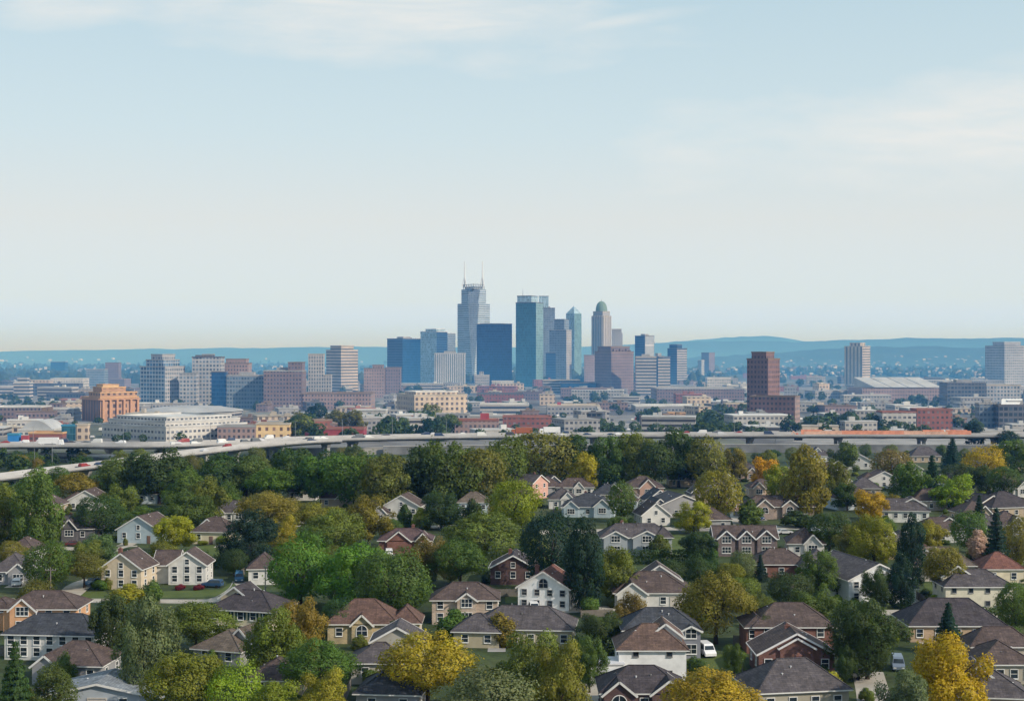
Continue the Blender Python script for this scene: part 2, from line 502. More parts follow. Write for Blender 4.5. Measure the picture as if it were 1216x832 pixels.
def door_mesh():
    b, hd = MB(), MB()
    b.box(-.5, .5, -.06, .02, 0, 2.1); b.box(-.38, -.06, -.09, -.06, .2, .95); b.box(.06, .38, -.09, -.06, .2, .95)
    b.box(-.38, .38, -.09, -.06, 1.1, 1.95)
    hd.box(.36, .42, -.15, -.06, .98, 1.06)
    return b.mesh('door', PAINT), hd.mesh('door_handle', METAL)
def garage_mesh():
    b, p = MB(), MB()
    for k in range(4): b.box(-1.25, 1.25, -.07, .02, .02 + .53 * k, .02 + .53 * k + .5)
    b.box(-1.4, -1.25, -.1, .02, 0, 2.25); b.box(1.25, 1.4, -.1, .02, 0, 2.25); b.box(-1.4, 1.4, -.1, .02, 2.25, 2.4)
    return b.mesh('garage_door', PAINT)
DOOR, GARAGE = door_mesh(), garage_mesh()
def chimney_mesh():
    b = MB(); b.box(-.4, .4, -.3, .3, 0, 1.7); b.box(-.47, .47, -.37, .37, 1.7, 1.85); b.box(-.2, .2, -.14, .14, 1.85, 2.1)
    return b.mesh('chimney', BRICK)
def vent_mesh():
    b = MB(); b.lathe([(.08, -.3), (.08, .3), (.15, .3), (.15, .38), (0, .42)], 8); return b.mesh('roof_vent', PAINT)
CHIM, VENT = chimney_mesh(), vent_mesh()

class House:
    def __init__(s, loc, rz, name, label, wall, roof, wcol, rcol, tcol, group=None):
        s.root = empty(name, loc, rz, label, 'house', group)
        s.W, s.Rf, s.T = MB(), MB(), MB()
        s.wm, s.rm, s.wc, s.rc, s.tc = wall, roof, wcol, rcol, tcol
    def hip(s, x, y, w, d, h, rise, z0=0, ov=.5, walls=True, k=.92):
        """centre (x,y); walls w by d; eaves at h"""
        if walls: s.W.prism([(x - w/2, y - d/2), (x + w/2, y - d/2), (x + w/2, y + d/2), (x - w/2, y + d/2)], z0 - .3, h, top=False)
        a, b = w / 2 + ov, d / 2 + ov; e = h - .02; t = h + rise
        if a >= b: r = [(x - (a - b * k), y, t), (x + (a - b * k), y, t)]
        else: r = [(x, y - (b - a * k), t), (x, y + (b - a * k), t)]
        c = [(x - a, y - b, e), (x + a, y - b, e), (x + a, y + b, e), (x - a, y + b, e)]
        if a >= b:
            s.Rf.face([c[0], c[1], r[1], r[0]]); s.Rf.face([c[2], c[3], r[0], r[1]]); s.Rf.face([c[1], c[2], r[1]]); s.Rf.face([c[3], c[0], r[0]])
        else:
            s.Rf.face([c[0], c[1], r[0]]); s.Rf.face([c[2], c[3], r[1]]); s.Rf.face([c[1], c[2], r[1], r[0]]); s.Rf.face([c[3], c[0], r[0], r[1]])
        # ridge and hip caps
        for p, q in [(c[0], r[0]), (c[3], r[0] if a >= b else r[1]), (c[1], r[1] if a >= b else r[0]), (c[2], r[1]), (r[0], r[1])]:
            if (Vector(p) - Vector(q)).length > .3: s.Rf.bar(Vector(p) + Vector((0, 0, .03)), Vector(q) + Vector((0, 0, .03)), .22, .1)
        s.eave(x, y, a, b, e)
    def eave(s, x, y, a, b, e):
        s.T.prism([(x - a, y - b), (x + a, y - b), (x + a, y + b), (x - a, y + b)], e - .2, e - .012, bottom=True)
    def gable(s, x, y, w, d, h, rise, axis='y', z0=0, ov=.45, walls=True, rake=True):
        """ridge along axis; gable walls close the ends"""
        if axis == 'x': M = lambda u, v, z: (x + v, y + u, z)   # u across, v along the ridge
        else: M = lambda u, v, z: (x + u, y + v, z)
        cw, cd = (w, d) if axis == 'y' else (d, w)
        sl = rise / (cw / 2); flip = axis == 'x'
        def F(mb, pts, mi=0):
            q = [M(*p) for p in pts]; mb.face(q[::-1] if flip else q, None, mi)
        if walls:
            s.W.prism([(x - w/2, y - d/2), (x + w/2, y - d/2), (x + w/2, y + d/2), (x - w/2, y + d/2)], z0 - .3, h, top=False)
        for sg in (-1, 1):
            v = sg * cd / 2
            tri = [(-cw/2, v, h), (cw/2, v, h), (0, v, h + rise)]
            F(s.W, tri if sg < 0 else tri[::-1])
        a, b = cw / 2 + ov, cd / 2 + ov; e = h - ov * sl; t = .22; r = h + rise
        for sg in (-1, 1):
            A = [(0, -b, r + t), (0, b, r + t), (sg * a, b, e + t), (sg * a, -b, e + t)]
            Bm = [(p[0], p[1], p[2] - t + .02) for p in A]
            F(s.Rf, A if sg > 0 else A[::-1]); F(s.T, Bm[::-1] if sg > 0 else Bm)
            # rake boards on both ends, a gutter along the eave
            if rake:
                for v in (-b - .03, b + .03):
                    s.T.bar(M(0, v, r + t - .12), M(sg * a, v, e + t - .12), .07, .3)
            s.T.bar(M(sg * (a + .03), -b, e + t - .1), M(sg * (a + .03), b, e + t - .1), .1, .2)
        s.Rf.bar(M(0, -b, r + t), M(0, b, r + t), .25, .08)
    def done(s):
        o = []
        s.W.build('wall', s.wm, s.root, s.wc); s.Rf.build('roof', s.rm, s.root, s.rc)
        if s.T.f: s.T.build('eaves_trim', PAINT, s.root, s.tc)
        return s.root

WHITE, CREAM, PALEBLUE, TAN, GREYW = (.74, .74, .72), (.62, .55, .40), (.42, .50, .54), (.40, .32, .23), (.30, .30, .31)
BRICKC, DBRICK, PINK, DGREY, PALE, BEIGE = (.17, .085, .068), (.105, .066, .062), (.48, .31, .25), (.115, .112, .12), (.58, .57, .54), (.55, .46, .34)
RBROWN, RGREY, RDARK, RSLATE, RRED, RTAN = (.092, .068, .062), (.088, .078, .082), (.058, .05, .055), (.052, .057, .068), (.17, .078, .06), (.13, .105, .085)

def house(px, py, wpx, kind, ns, wall, roof, label, d=9.5, rise=None, rz=0, fg=(), wings=(), tcol=(.66, .65, .62), mat=None, name='house',
          win=(1.1, 1.35, 'sash'), nf=None, chim=None, vents=2, door=None, garage=None, hh=None, ax='y', side=2, wcol=(.72, .72, .7), shutters=None, gwin=False):
    """px,py: middle of the foot of the front wall; fg: front gables (x fraction, width m, projection m, eave m, rise m, window style)"""
    s = pxm(py); w = wpx / s; p = at(px, py)
    hh = hh or (2.9 if ns == 1 else 5.5)
    rr = random.Random(int(px * 13 + py * 7))
    if not wings and not fg and kind == 'hip' and w > 8.5 and rr.random() < .7:
        sgn = rr.choice((-1, 1))
        wings = [(sgn * w * rr.uniform(.18, .3), d * .2, w * rr.uniform(.42, .55), d * .62, hh + rr.uniform(.8, 1.5), 2.0, 'y')]
    if chim is None and rr.random() < .3: chim = rr.uniform(-.3, .3)
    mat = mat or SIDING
    root_loc = Vector((p.x, p.y + d / 2, 0))
    hs = House(root_loc, R(rz), name, label, mat, SHINGLE, wall, roof, tcol)
    rise = rise or (2.5 if kind == 'hip' else w * .24)
    if kind == 'hip': hs.hip(0, 0, w, d, hh, rise)
    elif kind == 'gf': hs.gable(0, 0, w, d, hh, rise, 'y')
    elif kind == 'gs': hs.gable(0, 0, w, d, hh, rise, 'x')
    for (fx, gw, gp, ge, gr, st) in fg:
        x = fx * w; dd = gp + (d / 2 if ge < hh + .1 else d / 2)
        y = -d / 2 - gp + dd / 2
        hs.gable(x, y, gw, dd, ge, gr, 'y', ov=.35, z0=0 if gp > 0.05 else hh * .6)
        yf = -d / 2 - gp - .01
        if st:
            n = 2 if ge > 4.2 and gp > .3 else 1
            for k in range(n):
                z = .9 + 2.6 * k if n == 2 else max(.9, ge - 1.9)
                if gp <= .05 and ge > hh: z = ge - 1.0
                wh = min(1.9 if st == 'arch' else 1.5, ge + gr * .5 - z)
                add_window(hs.root, x, yf, z, 0, min(gw * .55, 2.2), wh, st if k == n - 1 else 'sash', wcol)
    for (wx, wy, ww, wd, wh, wr, wk) in wings:   # centre offsets in metres, from the middle
        if wk == 'hip': hs.hip(wx, wy, ww, wd, wh, wr)
        else: hs.gable(wx, wy, ww, wd, wh, wr, wk)
        yf = wy - wd / 2 - .01
        if yf < -d / 2 + .5:
            for u in (-.25, .25): add_window(hs.root, wx + u * ww, yf, wh - 1.9, 0, 1.1, 1.3, 'sash', wcol)
        add_window(hs.root, wx + ww / 2 + .01, wy, wh - 1.9, R(90), 1.0, 1.25, 'sash', wcol)
    # front windows
    nf = nf if nf is not None else max(2, int(w / 3.2))
    rows = [0.95 if hh < 3.3 else hh - 2.15] if ns == 1 else [0.75, hh - win[1] - .35]
    taken = [(fx * w, gw / 2 + .3) for (fx, gw, gp, ge, gr, st) in fg if gp > .05]
    taken += [(wx, ww / 2 + .3) for (wx, wy, ww, wd, wh, wr, wk) in wings if wy - wd / 2 < -d / 2]
    if garage is not None: taken_g = (garage * w, 1.9)
    for ri, z in enumerate(rows):
        for k in range(nf):
            x = -w / 2 + w * (k + .5) / nf
            if any(abs(x - tx) < tw + .5 for tx, tw in taken): continue
            if ri == 0 and door is not None and abs(x - door * w) < 1.1: continue
            if ri == 0 and garage is not None and abs(x - garage * w) < 2.0: continue
            add_window(hs.root, x, -d / 2 - .01, z, 0, *win, wcol)
            if shutters:
                for sg in (-1, 1):
                    mb = MB(); mb.box(-.2, .2, -.07, 0, 0, win[1]); 
                    if ('sh', win[1]) not in WIN: WIN['sh', win[1]] = mb.mesh('shutter', PAINT)
                    inst('shutter', WIN['sh', win[1]], hs.root, (x + sg * (win[0] / 2 + .31), -d / 2 - .005, z), 0, col=shutters)
        for k in range(side):
            y = -d / 2 + d * (k + .5) / side
            add_window(hs.root, w / 2 + .01, y, z, R(90), win[0] * .9, win[1] * .95, 'sash', wcol)
            add_window(hs.root, -w / 2 - .01, y, z, R(-90), win[0] * .9, win[1] * .95, 'sash', wcol)
    if kind == 'gf' and rise > 2.2 and not fg:
        add_window(hs.root, 0, -d / 2 - .01, hh + (.0 if gwin else .15), 0, *((1.9, 1.9, 'arch') if gwin else (.9, 1.1, 'sash')), wcol)
    if door is not None:
        o = inst('door', DOOR[0], hs.root, (door * w, -d / 2 - .01, .05), 0, col=(.2, .12, .09)); inst('door_handle', DOOR[1], o)
    if garage is not None:
        inst('garage_door', GARAGE, hs.root, (garage * w, -d / 2 - .01, .02), 0, col=(.5, .46, .4))
    if chim is not None:
        inst('chimney', CHIM, hs.root, (chim * w, d * .12, hh + rise * .55), 0, col=BRICKC)
    g = random.Random(int(px * 7 + py))
    for k in range(vents):
        x = g.uniform(-.3, .3) * w; y = g.uniform(-.32, .1) * d
        z = hh + rise * (1 - abs(y) / (d / 2 + .5)) if kind != 'gf' else hh + rise * (1 - abs(x) / (w / 2))
        if kind == 'hip': z = hh + rise * min(1, (d / 2 - abs(y)) / (min(w, d) / 2), (w / 2 - abs(x)) / (min(w, d) / 2)) - .02
        inst('roof_vent', VENT, hs.root, (x, y, z), 0, col=(.6, .6, .6) if g.random() < .6 else (.2, .2, .2))
    hs.done()
    HRECT.append((px - wpx / 2, px + wpx / 2, py - (hh + rise + 1) * s, py, root_loc.y))
    HOUSES.append((root_loc.x, root_loc.y, max(w, d) / 2 * 1.05))
    return hs.root
HOUSES = []; HRECT = []
# ------------------------------------------------------------------ the suburb's houses
def suburb():
    h = house
    # --- left side
    h(74, 643, 72, 'hip', 1, DGREY, RGREY, 'low dark grey brick house with white bays, left of the very dark round tree', d=9, rise=3.0, mat=BRICK, hh=3.6, fg=[(-.28, 5, .6, 3.4, 2.2, 'sash'), (.12, 4.2, .5, 3.6, 2.4, 'sash')], wings=[(7.2, 1, 4.5, 7, 3.3, 2.2, 'hip')], nf=3)
    h(101, 606, 42, 'gf', 1, PALE, RBROWN, 'white gabled bungalow half hidden behind yellowish trees below the highway ramp', d=11, hh=3.2, nf=3, rise=3.2, wings=[(-5, 2, 6, 8, 3, 2.2, 'hip')])
    h(168, 598, 38, 'hip', 1, PALEBLUE, RBROWN, 'small brown roofed house with pale bay peeping between treetops near the ramp', d=9, hh=3.4, rise=3.2, fg=[(-.3, 4, .5, 3.2, 2, 'sash')])
    h(169, 645, 54, 'gf', 1, PALEBLUE, RBROWN, 'pale blue gabled cottage in front of the hedge with a path curving to it', d=11, hh=3.6, rise=3.6, door=.25, nf=3, rz=-12)
    h(147, 700, 50, 'gf', 2, BEIGE, RBROWN, 'tall beige gabled house with reddish right roof slope beside the curved driveway', d=9, hh=4.6, rise=3.2, nf=3, rz=-8, mat=STUCCO, vents=3, door=-.3)
    h(222, 694, 44, 'gf', 2, PALE, RBROWN, 'whitish gabled two storey house with dark roof and red shrubs along its front', d=8, hh=4.4, rise=2.8, nf=3, mat=STUCCO, wings=[(-5.2, 1.5, 5, 7.5, 4.2, 2.6, 'x')])
    h(-2, 641, 30, 'hip', 1, CREAM, RBROWN, 'yellow walled house cut off by the left edge above the olive tree', d=9, hh=3.2, rise=2.6)
    h(10, 694, 42, 'hip', 1, GREYW, RGREY, 'grey house at the left edge with pale bay, left of the wooden pole', d=9, hh=3.0, rise=3.4, fg=[(.3, 4.5, .6, 2.8, 1.9, 'sash')])
    h(47, 752, 86, 'hip', 2, (.60, .34, .19), RBROWN, 'large house with brown hip roof and sunlit orange side wall at the left edge', d=9, hh=4.6, rise=2.6, fg=[(-.22, 4.6, .8, 4.4, 2.0, 'sash')], mat=STUCCO, wings=[(-9, 2, 6, 7, 3.6, 2, 'hip')], vents=1)  # the sun's orange on the side wall is put into the wall colour
    h(62, 784, 112, 'hip', 2, PALE, RSLATE, 'grey hip roofed house with many white windows in front of the sunlit orange walled one', d=8.5, hh=4.4, rise=2.8, nf=7, rz=-6, vents=2)
    h(84, 812, 80, 'hip', 1, GREYW, RBROWN, 'low dark brown roofed house just behind the pale blue grey garage building', d=9, hh=3.0, rise=2.9, fg=[(-.34, 4, .6, 2.8, 1.6, None)], rz=-5)
    h(115, 848, 125, 'gf', 1, (.40, .44, .48), (.20, .225, .25), 'pale blue grey roofed garage building at the bottom left corner', d=9, hh=2.6, rise=1.7, nf=2, name='garage_building', garage=.0)
    h(254, 646, 46, 'hip', 1, CREAM, RBROWN, 'small brown roofed bungalow with cream wall beside the dark wide spruce', d=9, hh=3.4, rise=3.4, door=.0, rz=-10, mat=STUCCO)
    h(272, 620, 46, 'hip', 1, PALE, RGREY, 'grey roofed house with white dormers behind the cream bungalow', d=9, hh=3.0, rise=3.2, fg=[(-.25, 3, .3, 3, 1.8, 'sash'), (.25, 3, .3, 3, 1.8, 'sash')])
    h(310, 694, 34, 'hip', 1, PALE, RBROWN, 'small white cottage with brown roof beside the blue minivan', d=8, hh=3.6, rise=3.0, nf=2, rz=6, mat=STUCCO)
    h(294, 757, 82, 'hip', 2, CREAM, RDARK, 'cream two storey house with very dark hip roof and dark shutters', d=9.5, hh=5.0, rise=2.9, nf=5, rz=-16, shutters=(.02, .05, .05), mat=STUCCO, vents=3, door=.12)
    h(268, 790, 64, 'hip', 1, GREYW, RTAN, 'low brown roofed house wedged below the cream house with shutters', d=9, hh=2.6, rise=2.6, rz=-20)
    h(325, 828, 64, 'hip', 1, TAN, RBROWN, 'brown roof peeping between the bright yellow green trees at the lower left', d=9, hh=2.7, rise=2.4)
    h(430, 764, 82, 'hip', 1, (.40, .33, .2), (.125, .075, .06), 'tan house with red brown hip roof and arched dormer window', d=9.5, hh=3.6, rise=3.6, fg=[(0, 3.6, .5, 3.4, 1.7, 'arch')], wings=[(7.5, 1.5, 5, 7, 3.2, 2.6, 'hip')], tcol=(.7, .68, .62), vents=0, mat=BRICK)
    h(450, 812, 66, 'hip', 1, (.40, .38, .33), RGREY, 'stepped dark roofed house left of the golden tree, below the red brown roofed one', d=8, hh=3.4, rise=2.4, wings=[(2.5, 3.5, 8, 7, 5.8, 2.2, 'y')], nf=2)
    h(358, 594, 34, 'hip', 1, PALE, RTAN, 'small pale house with rounded brown roof among olive trees left of the red chimney roof', d=8, hh=3, rise=3)
    h(407, 602, 52, 'hip', 1, TAN, (.12, .075, .062), 'reddish hip roofed house with a red chimney in front of the dense tree wall', d=10, hh=3.0, rise=3.8, fg=[(-.02, 4, .4, 2.8, 2, None)], chim=.02)
    h(479, 617, 44, 'gf', 1, PALE, RBROWN, 'white fronted gabled house between the brownish and the dark green trees', d=10, hh=4.2, rise=3.2, nf=3, rz=-8)
    h(481, 657, 62, 'hip', 1, BRICKC, (.10, .065, .065), 'brick house with purple brown roof and brick front gable above the bright green trees', d=9, hh=3.4, rise=2.6, fg=[(-.12, 6, .5, 3.2, 2.4, None), (.34, 3.2, .7, 3.4, 1.8, 'sash')], mat=BRICK)
    h(562, 611, 36, 'hip', 1, PALEBLUE, RTAN, 'pale walled house with brown hip roof left of the bright lime tree', d=8.5, hh=4.0, rise=3.0, nf=3)
    h(626, 592, 40, 'gs', 2, (.56, .33, .27), RGREY, 'house with sunlit pink gable end beside the bright lime tree', d=9, hh=5.6, rise=2.6, rz=-38, mat=STUCCO)  # sunlit pink of the gable end is painted into the walls
    h(611, 694, 54, 'gf', 1, DBRICK, RDARK, 'dark brick gabled house with white rake trim next to the white gabled house', d=9.5, hh=3.7, rise=2.7, mat=BRICK, nf=3, tcol=(.75, .75, .74), rz=-4, chim=-.1)
    h(652, 724, 62, 'gf', 2, (.80, .80, .79), RRED, 'bright white gabled house with arched gable window and sunlit reddish roof slope', d=9.5, hh=4.4, rise=3.2, nf=4, rz=-14, mat=STUCCO, win=(1.0, 1.15, 'sash'), gwin=True, vents=2, tcol=(.7, .66, .62), wcol=(.42, .42, .42), chim=-.25, fg=())  # sunlit red of the right slope is put into the whole roof colour
    h(552, 741, 78, 'hip', 2, (.40, .33, .27), RBROWN, 'tan two storey house with wide brown hip roof and projecting central gabled bay', d=8.5, hh=4.7, rise=2.7, fg=[(.03, 3.6, 1.0, 4.7, 1.3, 'sash')], mat=BRICK, nf=4, door=None)
    h(624, 768, 118, 'hip', 1, (.42, .37, .26), RGREY, 'wide house with broad dark grey roof directly below the bright white gabled house', d=10, hh=3.2, rise=3.2, nf=6, rz=-6, wings=[(-8, -2.5, 8, 8, 2.9, 2.5, 'hip')], vents=3)
    h(683, 588, 44, 'hip', 1, PALE, RBROWN, 'brown hip roofed house behind the row house cluster right of the lime tree', d=9, hh=3.0, rise=3.0, fg=[(.1, 3.4, .4, 2.8, 2, 'sash')])
    h(702, 614, 62, 'hip', 1, PALEBLUE, RSLATE, 'grey roofed house with large pale bay window at the end of the roof cluster', d=15, hh=3.3, rise=3.6, fg=[(-.32, 4.6, .5, 3.0, 2.0, 'sash'), (.28, 5.2, .8, 3.4, 2.3, 'sash')], vents=4, rz=-8)
    h(729, 576, 36, 'hip', 1, TAN, RBROWN, 'brown roofed house right of the yellow tree in front of the tree belt', d=9, hh=2.8, rise=3)
    h(765, 590, 46, 'hip', 1, PINK, RBROWN, 'house with pinkish front gable under a double brown roof behind the dark gabled houses', d=13, hh=3.4, rise=3.6, fg=[(.1, 6, .6, 3.2, 3, 'sash')], vents=3)
    h(805, 614, 72, 'gf', 1, GREYW, RSLATE, 'grey house with broad dark gable and long roof above the round yellow tree', d=14, hh=3.1, rise=3.8, nf=4, wings=[(-7, -1, 6.5, 8, 3, 2.6, 'y')], rz=14, vents=4)
    h(816, 578, 42, 'hip', 1, TAN, RBROWN, 'brown double roofed house below the round green trees by the highway', d=11, hh=2.8, rise=3.6, fg=[(.1, 5, .5, 2.8, 2.6, None)])
    h(756, 659, 84, 'hip', 2, (.33, .36, .385), RGREY, 'grey house with two pale gabled fronts and dark roof behind the long clipped hedge', d=9, hh=4.6, rise=3.0, fg=[(-.3, 6, .7, 4.5, 1.6, 'sash'), (.14, 7, .9, 4.5, 1.7, 'sash')], wings=[(7.0, 0, 4, 8.6, 4.5, 2.4, 'hip')], vents=4)
    h(886, 660, 74, 'gs', 2, (.16, .13, .13), RBROWN, 'dark house with three white gabled dormers in a row and brick end wall', d=8.5, hh=4.5, rise=2.6, fg=[(-.32, 4.3, .6, 4.5, 1.9, 'sash'), (.0, 4, .6, 4.5, 1.9, 'sash'), (.32, 4.6, .6, 4.5, 2.0, 'sash')], mat=BRICK, nf=3, tcol=(.72, .72, .72))
    h(776, 722, 92, 'hip', 1, PALE, RBROWN, 'rambling house with stacked brown gables and white garage wall above the slate roofed house', d=12, hh=3.2, rise=3.4, fg=[(-.28, 6, .8, 3.0, 2.2, 'sash')], wings=[(2, 5, 9, 6, 4.4, 3.0, 'y')], mat=STUCCO, nf=4, vents=4, garage=.3)
    h(786, 781, 90, 'hip', 2, (.24, .25, .29), RSLATE, 'slate blue roofed house with pale framed bay beside the parked white van', d=9, hh=4.8, rise=3.0, fg=[(.38, 3.2, .5, 4.6, .8, 'sash')], nf=4, vents=3)
    h(775, 807, 80, 'hip', 2, (.74, .74, .73), (.125, .082, .066), 'white walled house with red brown hip roof and two tiny upper windows', d=9, hh=4.8, rise=3.3, nf=2, win=(.8, .7, 'plain'), wcol=(.2, .2, .2), vents=2, mat=STUCCO)
    h(765, 850, 100, 'hip', 1, DBRICK, RDARK, 'dark roofed house with arched front window at the bottom edge below the white walls', d=9, hh=3.4, rise=2.9, fg=[(-.3, 4.4, .8, 3.2, 1.8, 'arch'), (.3, 5, .5, 3.2, 1.9, None)], mat=BRICK)
    h(943, 776, 94, 'hip', 2, BRICKC, RBROWN, 'red brick house with broad brown hip roof behind the gabled brick house', d=9.5, hh=4.7, rise=3.3, mat=BRICK, wings=[(-6, -.5, 4.2, 8, 4.6, 1.6, 'hip')], nf=3)
    h(946, 803, 90, 'gf', 1, (.15, .078, .066), RBROWN, 'red brick gabled house with thick white curved trim and pale garage door', d=9, hh=3.6, rise=3.2, mat=BRICK, fg=[(0, 5.4, .4, 4.6, 1.5, None)], nf=4, garage=.08, tcol=(.7, .68, .68), wcol=(.8, .8, .8))
    h(948, 846, 112, 'hip', 1, (.36, .33, .26), RGREY, 'dark grey roofed house at the bottom edge in front of the gabled brick house', d=10, hh=3.2, rise=3.6, nf=4, rz=10, vents=3)
    h(913, 590, 46, 'hip', 1, (.52, .40, .32), RBROWN, 'pinkish brown roofed house just behind the twin bay house', d=9, hh=3.2, rise=3.0, fg=[(-.25, 4, .5, 3.2, 2, 'sash')])
    h(926, 616, 82, 'hip', 1, (.30, .24, .21), RBROWN, 'dark roofed house with two big white arched bay windows facing the street', d=9, hh=3.9, rise=3.0, fg=[(-.22, 5.2, .7, 3.8, 2.2, 'arch'), (.14, 4.6, .9, 4.0, 1.8, 'arch')], mat=BRICK, wings=[(7.8, .5, 5, 7, 3.6, 2.6, 'hip')], nf=4)
    h(1030, 714, 78, 'gf', 2, (.72, .75, .76), RGREY, 'big white gabled house with long dark grey roof above the dark round tree', d=20, hh=4.6, rise=3.1, nf=4, rz=14, win=(1.1, 1.2, 'sash'), wings=[(4.2, -11, 5.4, 4, 3.0, 1.8, 'hip')], vents=5)
    h(1072, 620, 66, 'hip', 1, (.66, .66, .62), RGREY, 'white walled bungalow with grey brown hip roof between orange and dark conifer trees', d=9.5, hh=3.6, rise=3.2, nf=6, rz=-8, mat=STUCCO)
    h(1120, 644, 56, 'hip', 1, PALE, RBROWN, 'plain pale house with brown pyramid roof right of the dark conifer', d=9, hh=3.2, rise=3.2, nf=3, win=(.9, 1.3, 'sash'))
    h(1120, 606, 70, 'hip', 1, (.42, .36, .31), RBROWN, 'wide brown roofed house with small front gable behind the white bungalow', d=10, hh=3.2, rise=3.6, fg=[(.12, 4.5, .5, 3.2, 2, 'sash')], vents=2)
    h(1014, 605, 54, 'hip', 1, (.44, .5, .54), RBROWN, 'pale blue walled house with brown hip roof behind the orange tree', d=12, hh=3.8, rise=3.6, rz=16, nf=4)
    h(1050, 580, 42, 'gf', 1, PALE, RBROWN, 'small pale gabled house among the trees above the orange tree', d=10, hh=3.2, rise=3.2, nf=3, wings=[(-4.5, 2, 6, 8, 3, 2.6, 'hip')])
    h(1022, 557, 32, 'gf', 1, PALE, RBROWN, 'distant pale gabled house below the orange highway barriers, left of the brownish tree', d=10, hh=3.4, rise=3.2, nf=2, rz=-8)
    h(1100, 549, 34, 'hip', 1, TAN, RGREY, 'distant grey roofed house below the highway with pointed roof, left of the dark conifers', d=9, hh=3, rise=4)
    h(1155, 574, 42, 'hip', 1, PALE, RBROWN, 'white house with brown roof under the bright golden tree', d=9, hh=3.6, rise=3.2, nf=3, fg=[(.2, 4, .4, 3.4, 1.8, 'sash')])
    h(1200, 614, 64, 'hip', 1, TAN, RDARK, 'large dark roofed house at the right edge above the yellowish tree', d=16, hh=3.2, rise=4.2, vents=4, rz=14)
    h(1192, 586, 46, 'hip', 1, GREYW, RGREY, 'grey roofed house at the right edge behind the large dark roof', d=9, hh=3, rise=3.2)
    h(1120, 690, 76, 'hip', 1, (.36, .34, .30), RTAN, 'wide house with tan roof half hidden by the bare trunked olive tree', d=9.5, hh=3.6, rise=3.6, nf=4, mat=STUCCO, garage=-.2)
    h(1163, 723, 80, 'hip', 2, (.62, .58, .46), RGREY, 'cream two storey house with small dark windows and purple grey roof', d=9, hh=4.6, rise=2.8, nf=4, win=(.85, .9, 'plain'), wcol=(.25, .25, .25), mat=STUCCO)
    h(1192, 692, 48, 'hip', 1, CREAM, RRED, 'cream house with red pyramid roof at the right edge', d=9, hh=3.2, rise=3.2, nf=2, mat=STUCCO, vents=1)
    h(1137, 762, 112, 'hip', 1, (.38, .28, .19), RDARK, 'long house with wide dark hip roof behind the pointed conifer', d=10.5, hh=3.0, rise=4.0, nf=5, mat=BRICK)
    h(1196, 812, 66, 'hip', 1, (.40, .36, .29), RBROWN, 'grey brown roofed house with white window row at the right edge beside the golden tree', d=9, hh=3.2, rise=2.8, nf=4, wings=[(2, 6, 10, 6, 4.4, 2.6, 'hip')])
    h(1188, 852, 80, 'hip', 1, TAN, RGREY, 'grey shingled roof at the bottom right corner', d=9, hh=3.0, rise=2.8, rz=-8)
    h(928, 686, 62, 'hip', 1, BRICKC, RBROWN, 'low brick house with brown roof below the dark house with three dormers', d=9, hh=3.2, rise=3.0, mat=BRICK, nf=3)
    h(978, 549, 22, 'hip', 1, (.74, .74, .72), RGREY, 'tiny white distant house below the left end of the orange barriers', d=8, hh=3.2, rise=2.4, nf=2)
    h(1204, 670, 40, 'hip', 1, GREYW, RSLATE, 'dark slate roof at the right edge behind the red pyramid roof', d=9, hh=3, rise=2.8)
    h(464, 848, 76, 'hip', 1, GREYW, RSLATE, 'dark slate roof cut by the bottom edge left of the pale green tree', d=9, hh=3, rise=2.8, rz=-6)
    h(884, 571, 44, 'hip', 1, (.40, .31, .27), RGREY, 'grey roofed house behind the pinkish house, under the orange leaved tree', d=12, hh=3.4, rise=4.0, chim=-.1, fg=[(.2, 4, .5, 3.2, 2, 'sash')])
    h(990, 566, 32, 'hip', 1, TAN, RBROWN, 'brown roofed house hidden right of the tall olive tree', d=9, hh=3, rise=3)
    h(1150, 600, 30, 'hip', 1, GREYW, RBROWN, 'small brown roof squeezed between dark conifers right of the wide brown roofed house', d=9, hh=3, rise=3.2)
    h(338, 625, 36, 'hip', 1, PALE, (.07, .085, .08), 'green grey roofed house behind the small yellow tree', d=9, hh=3.4, rise=2.6)
    h(24, 668, 34, 'hip', 1, PALE, RBROWN, 'brown roofed house between trees at the far left', d=9, hh=3, rise=2.8)
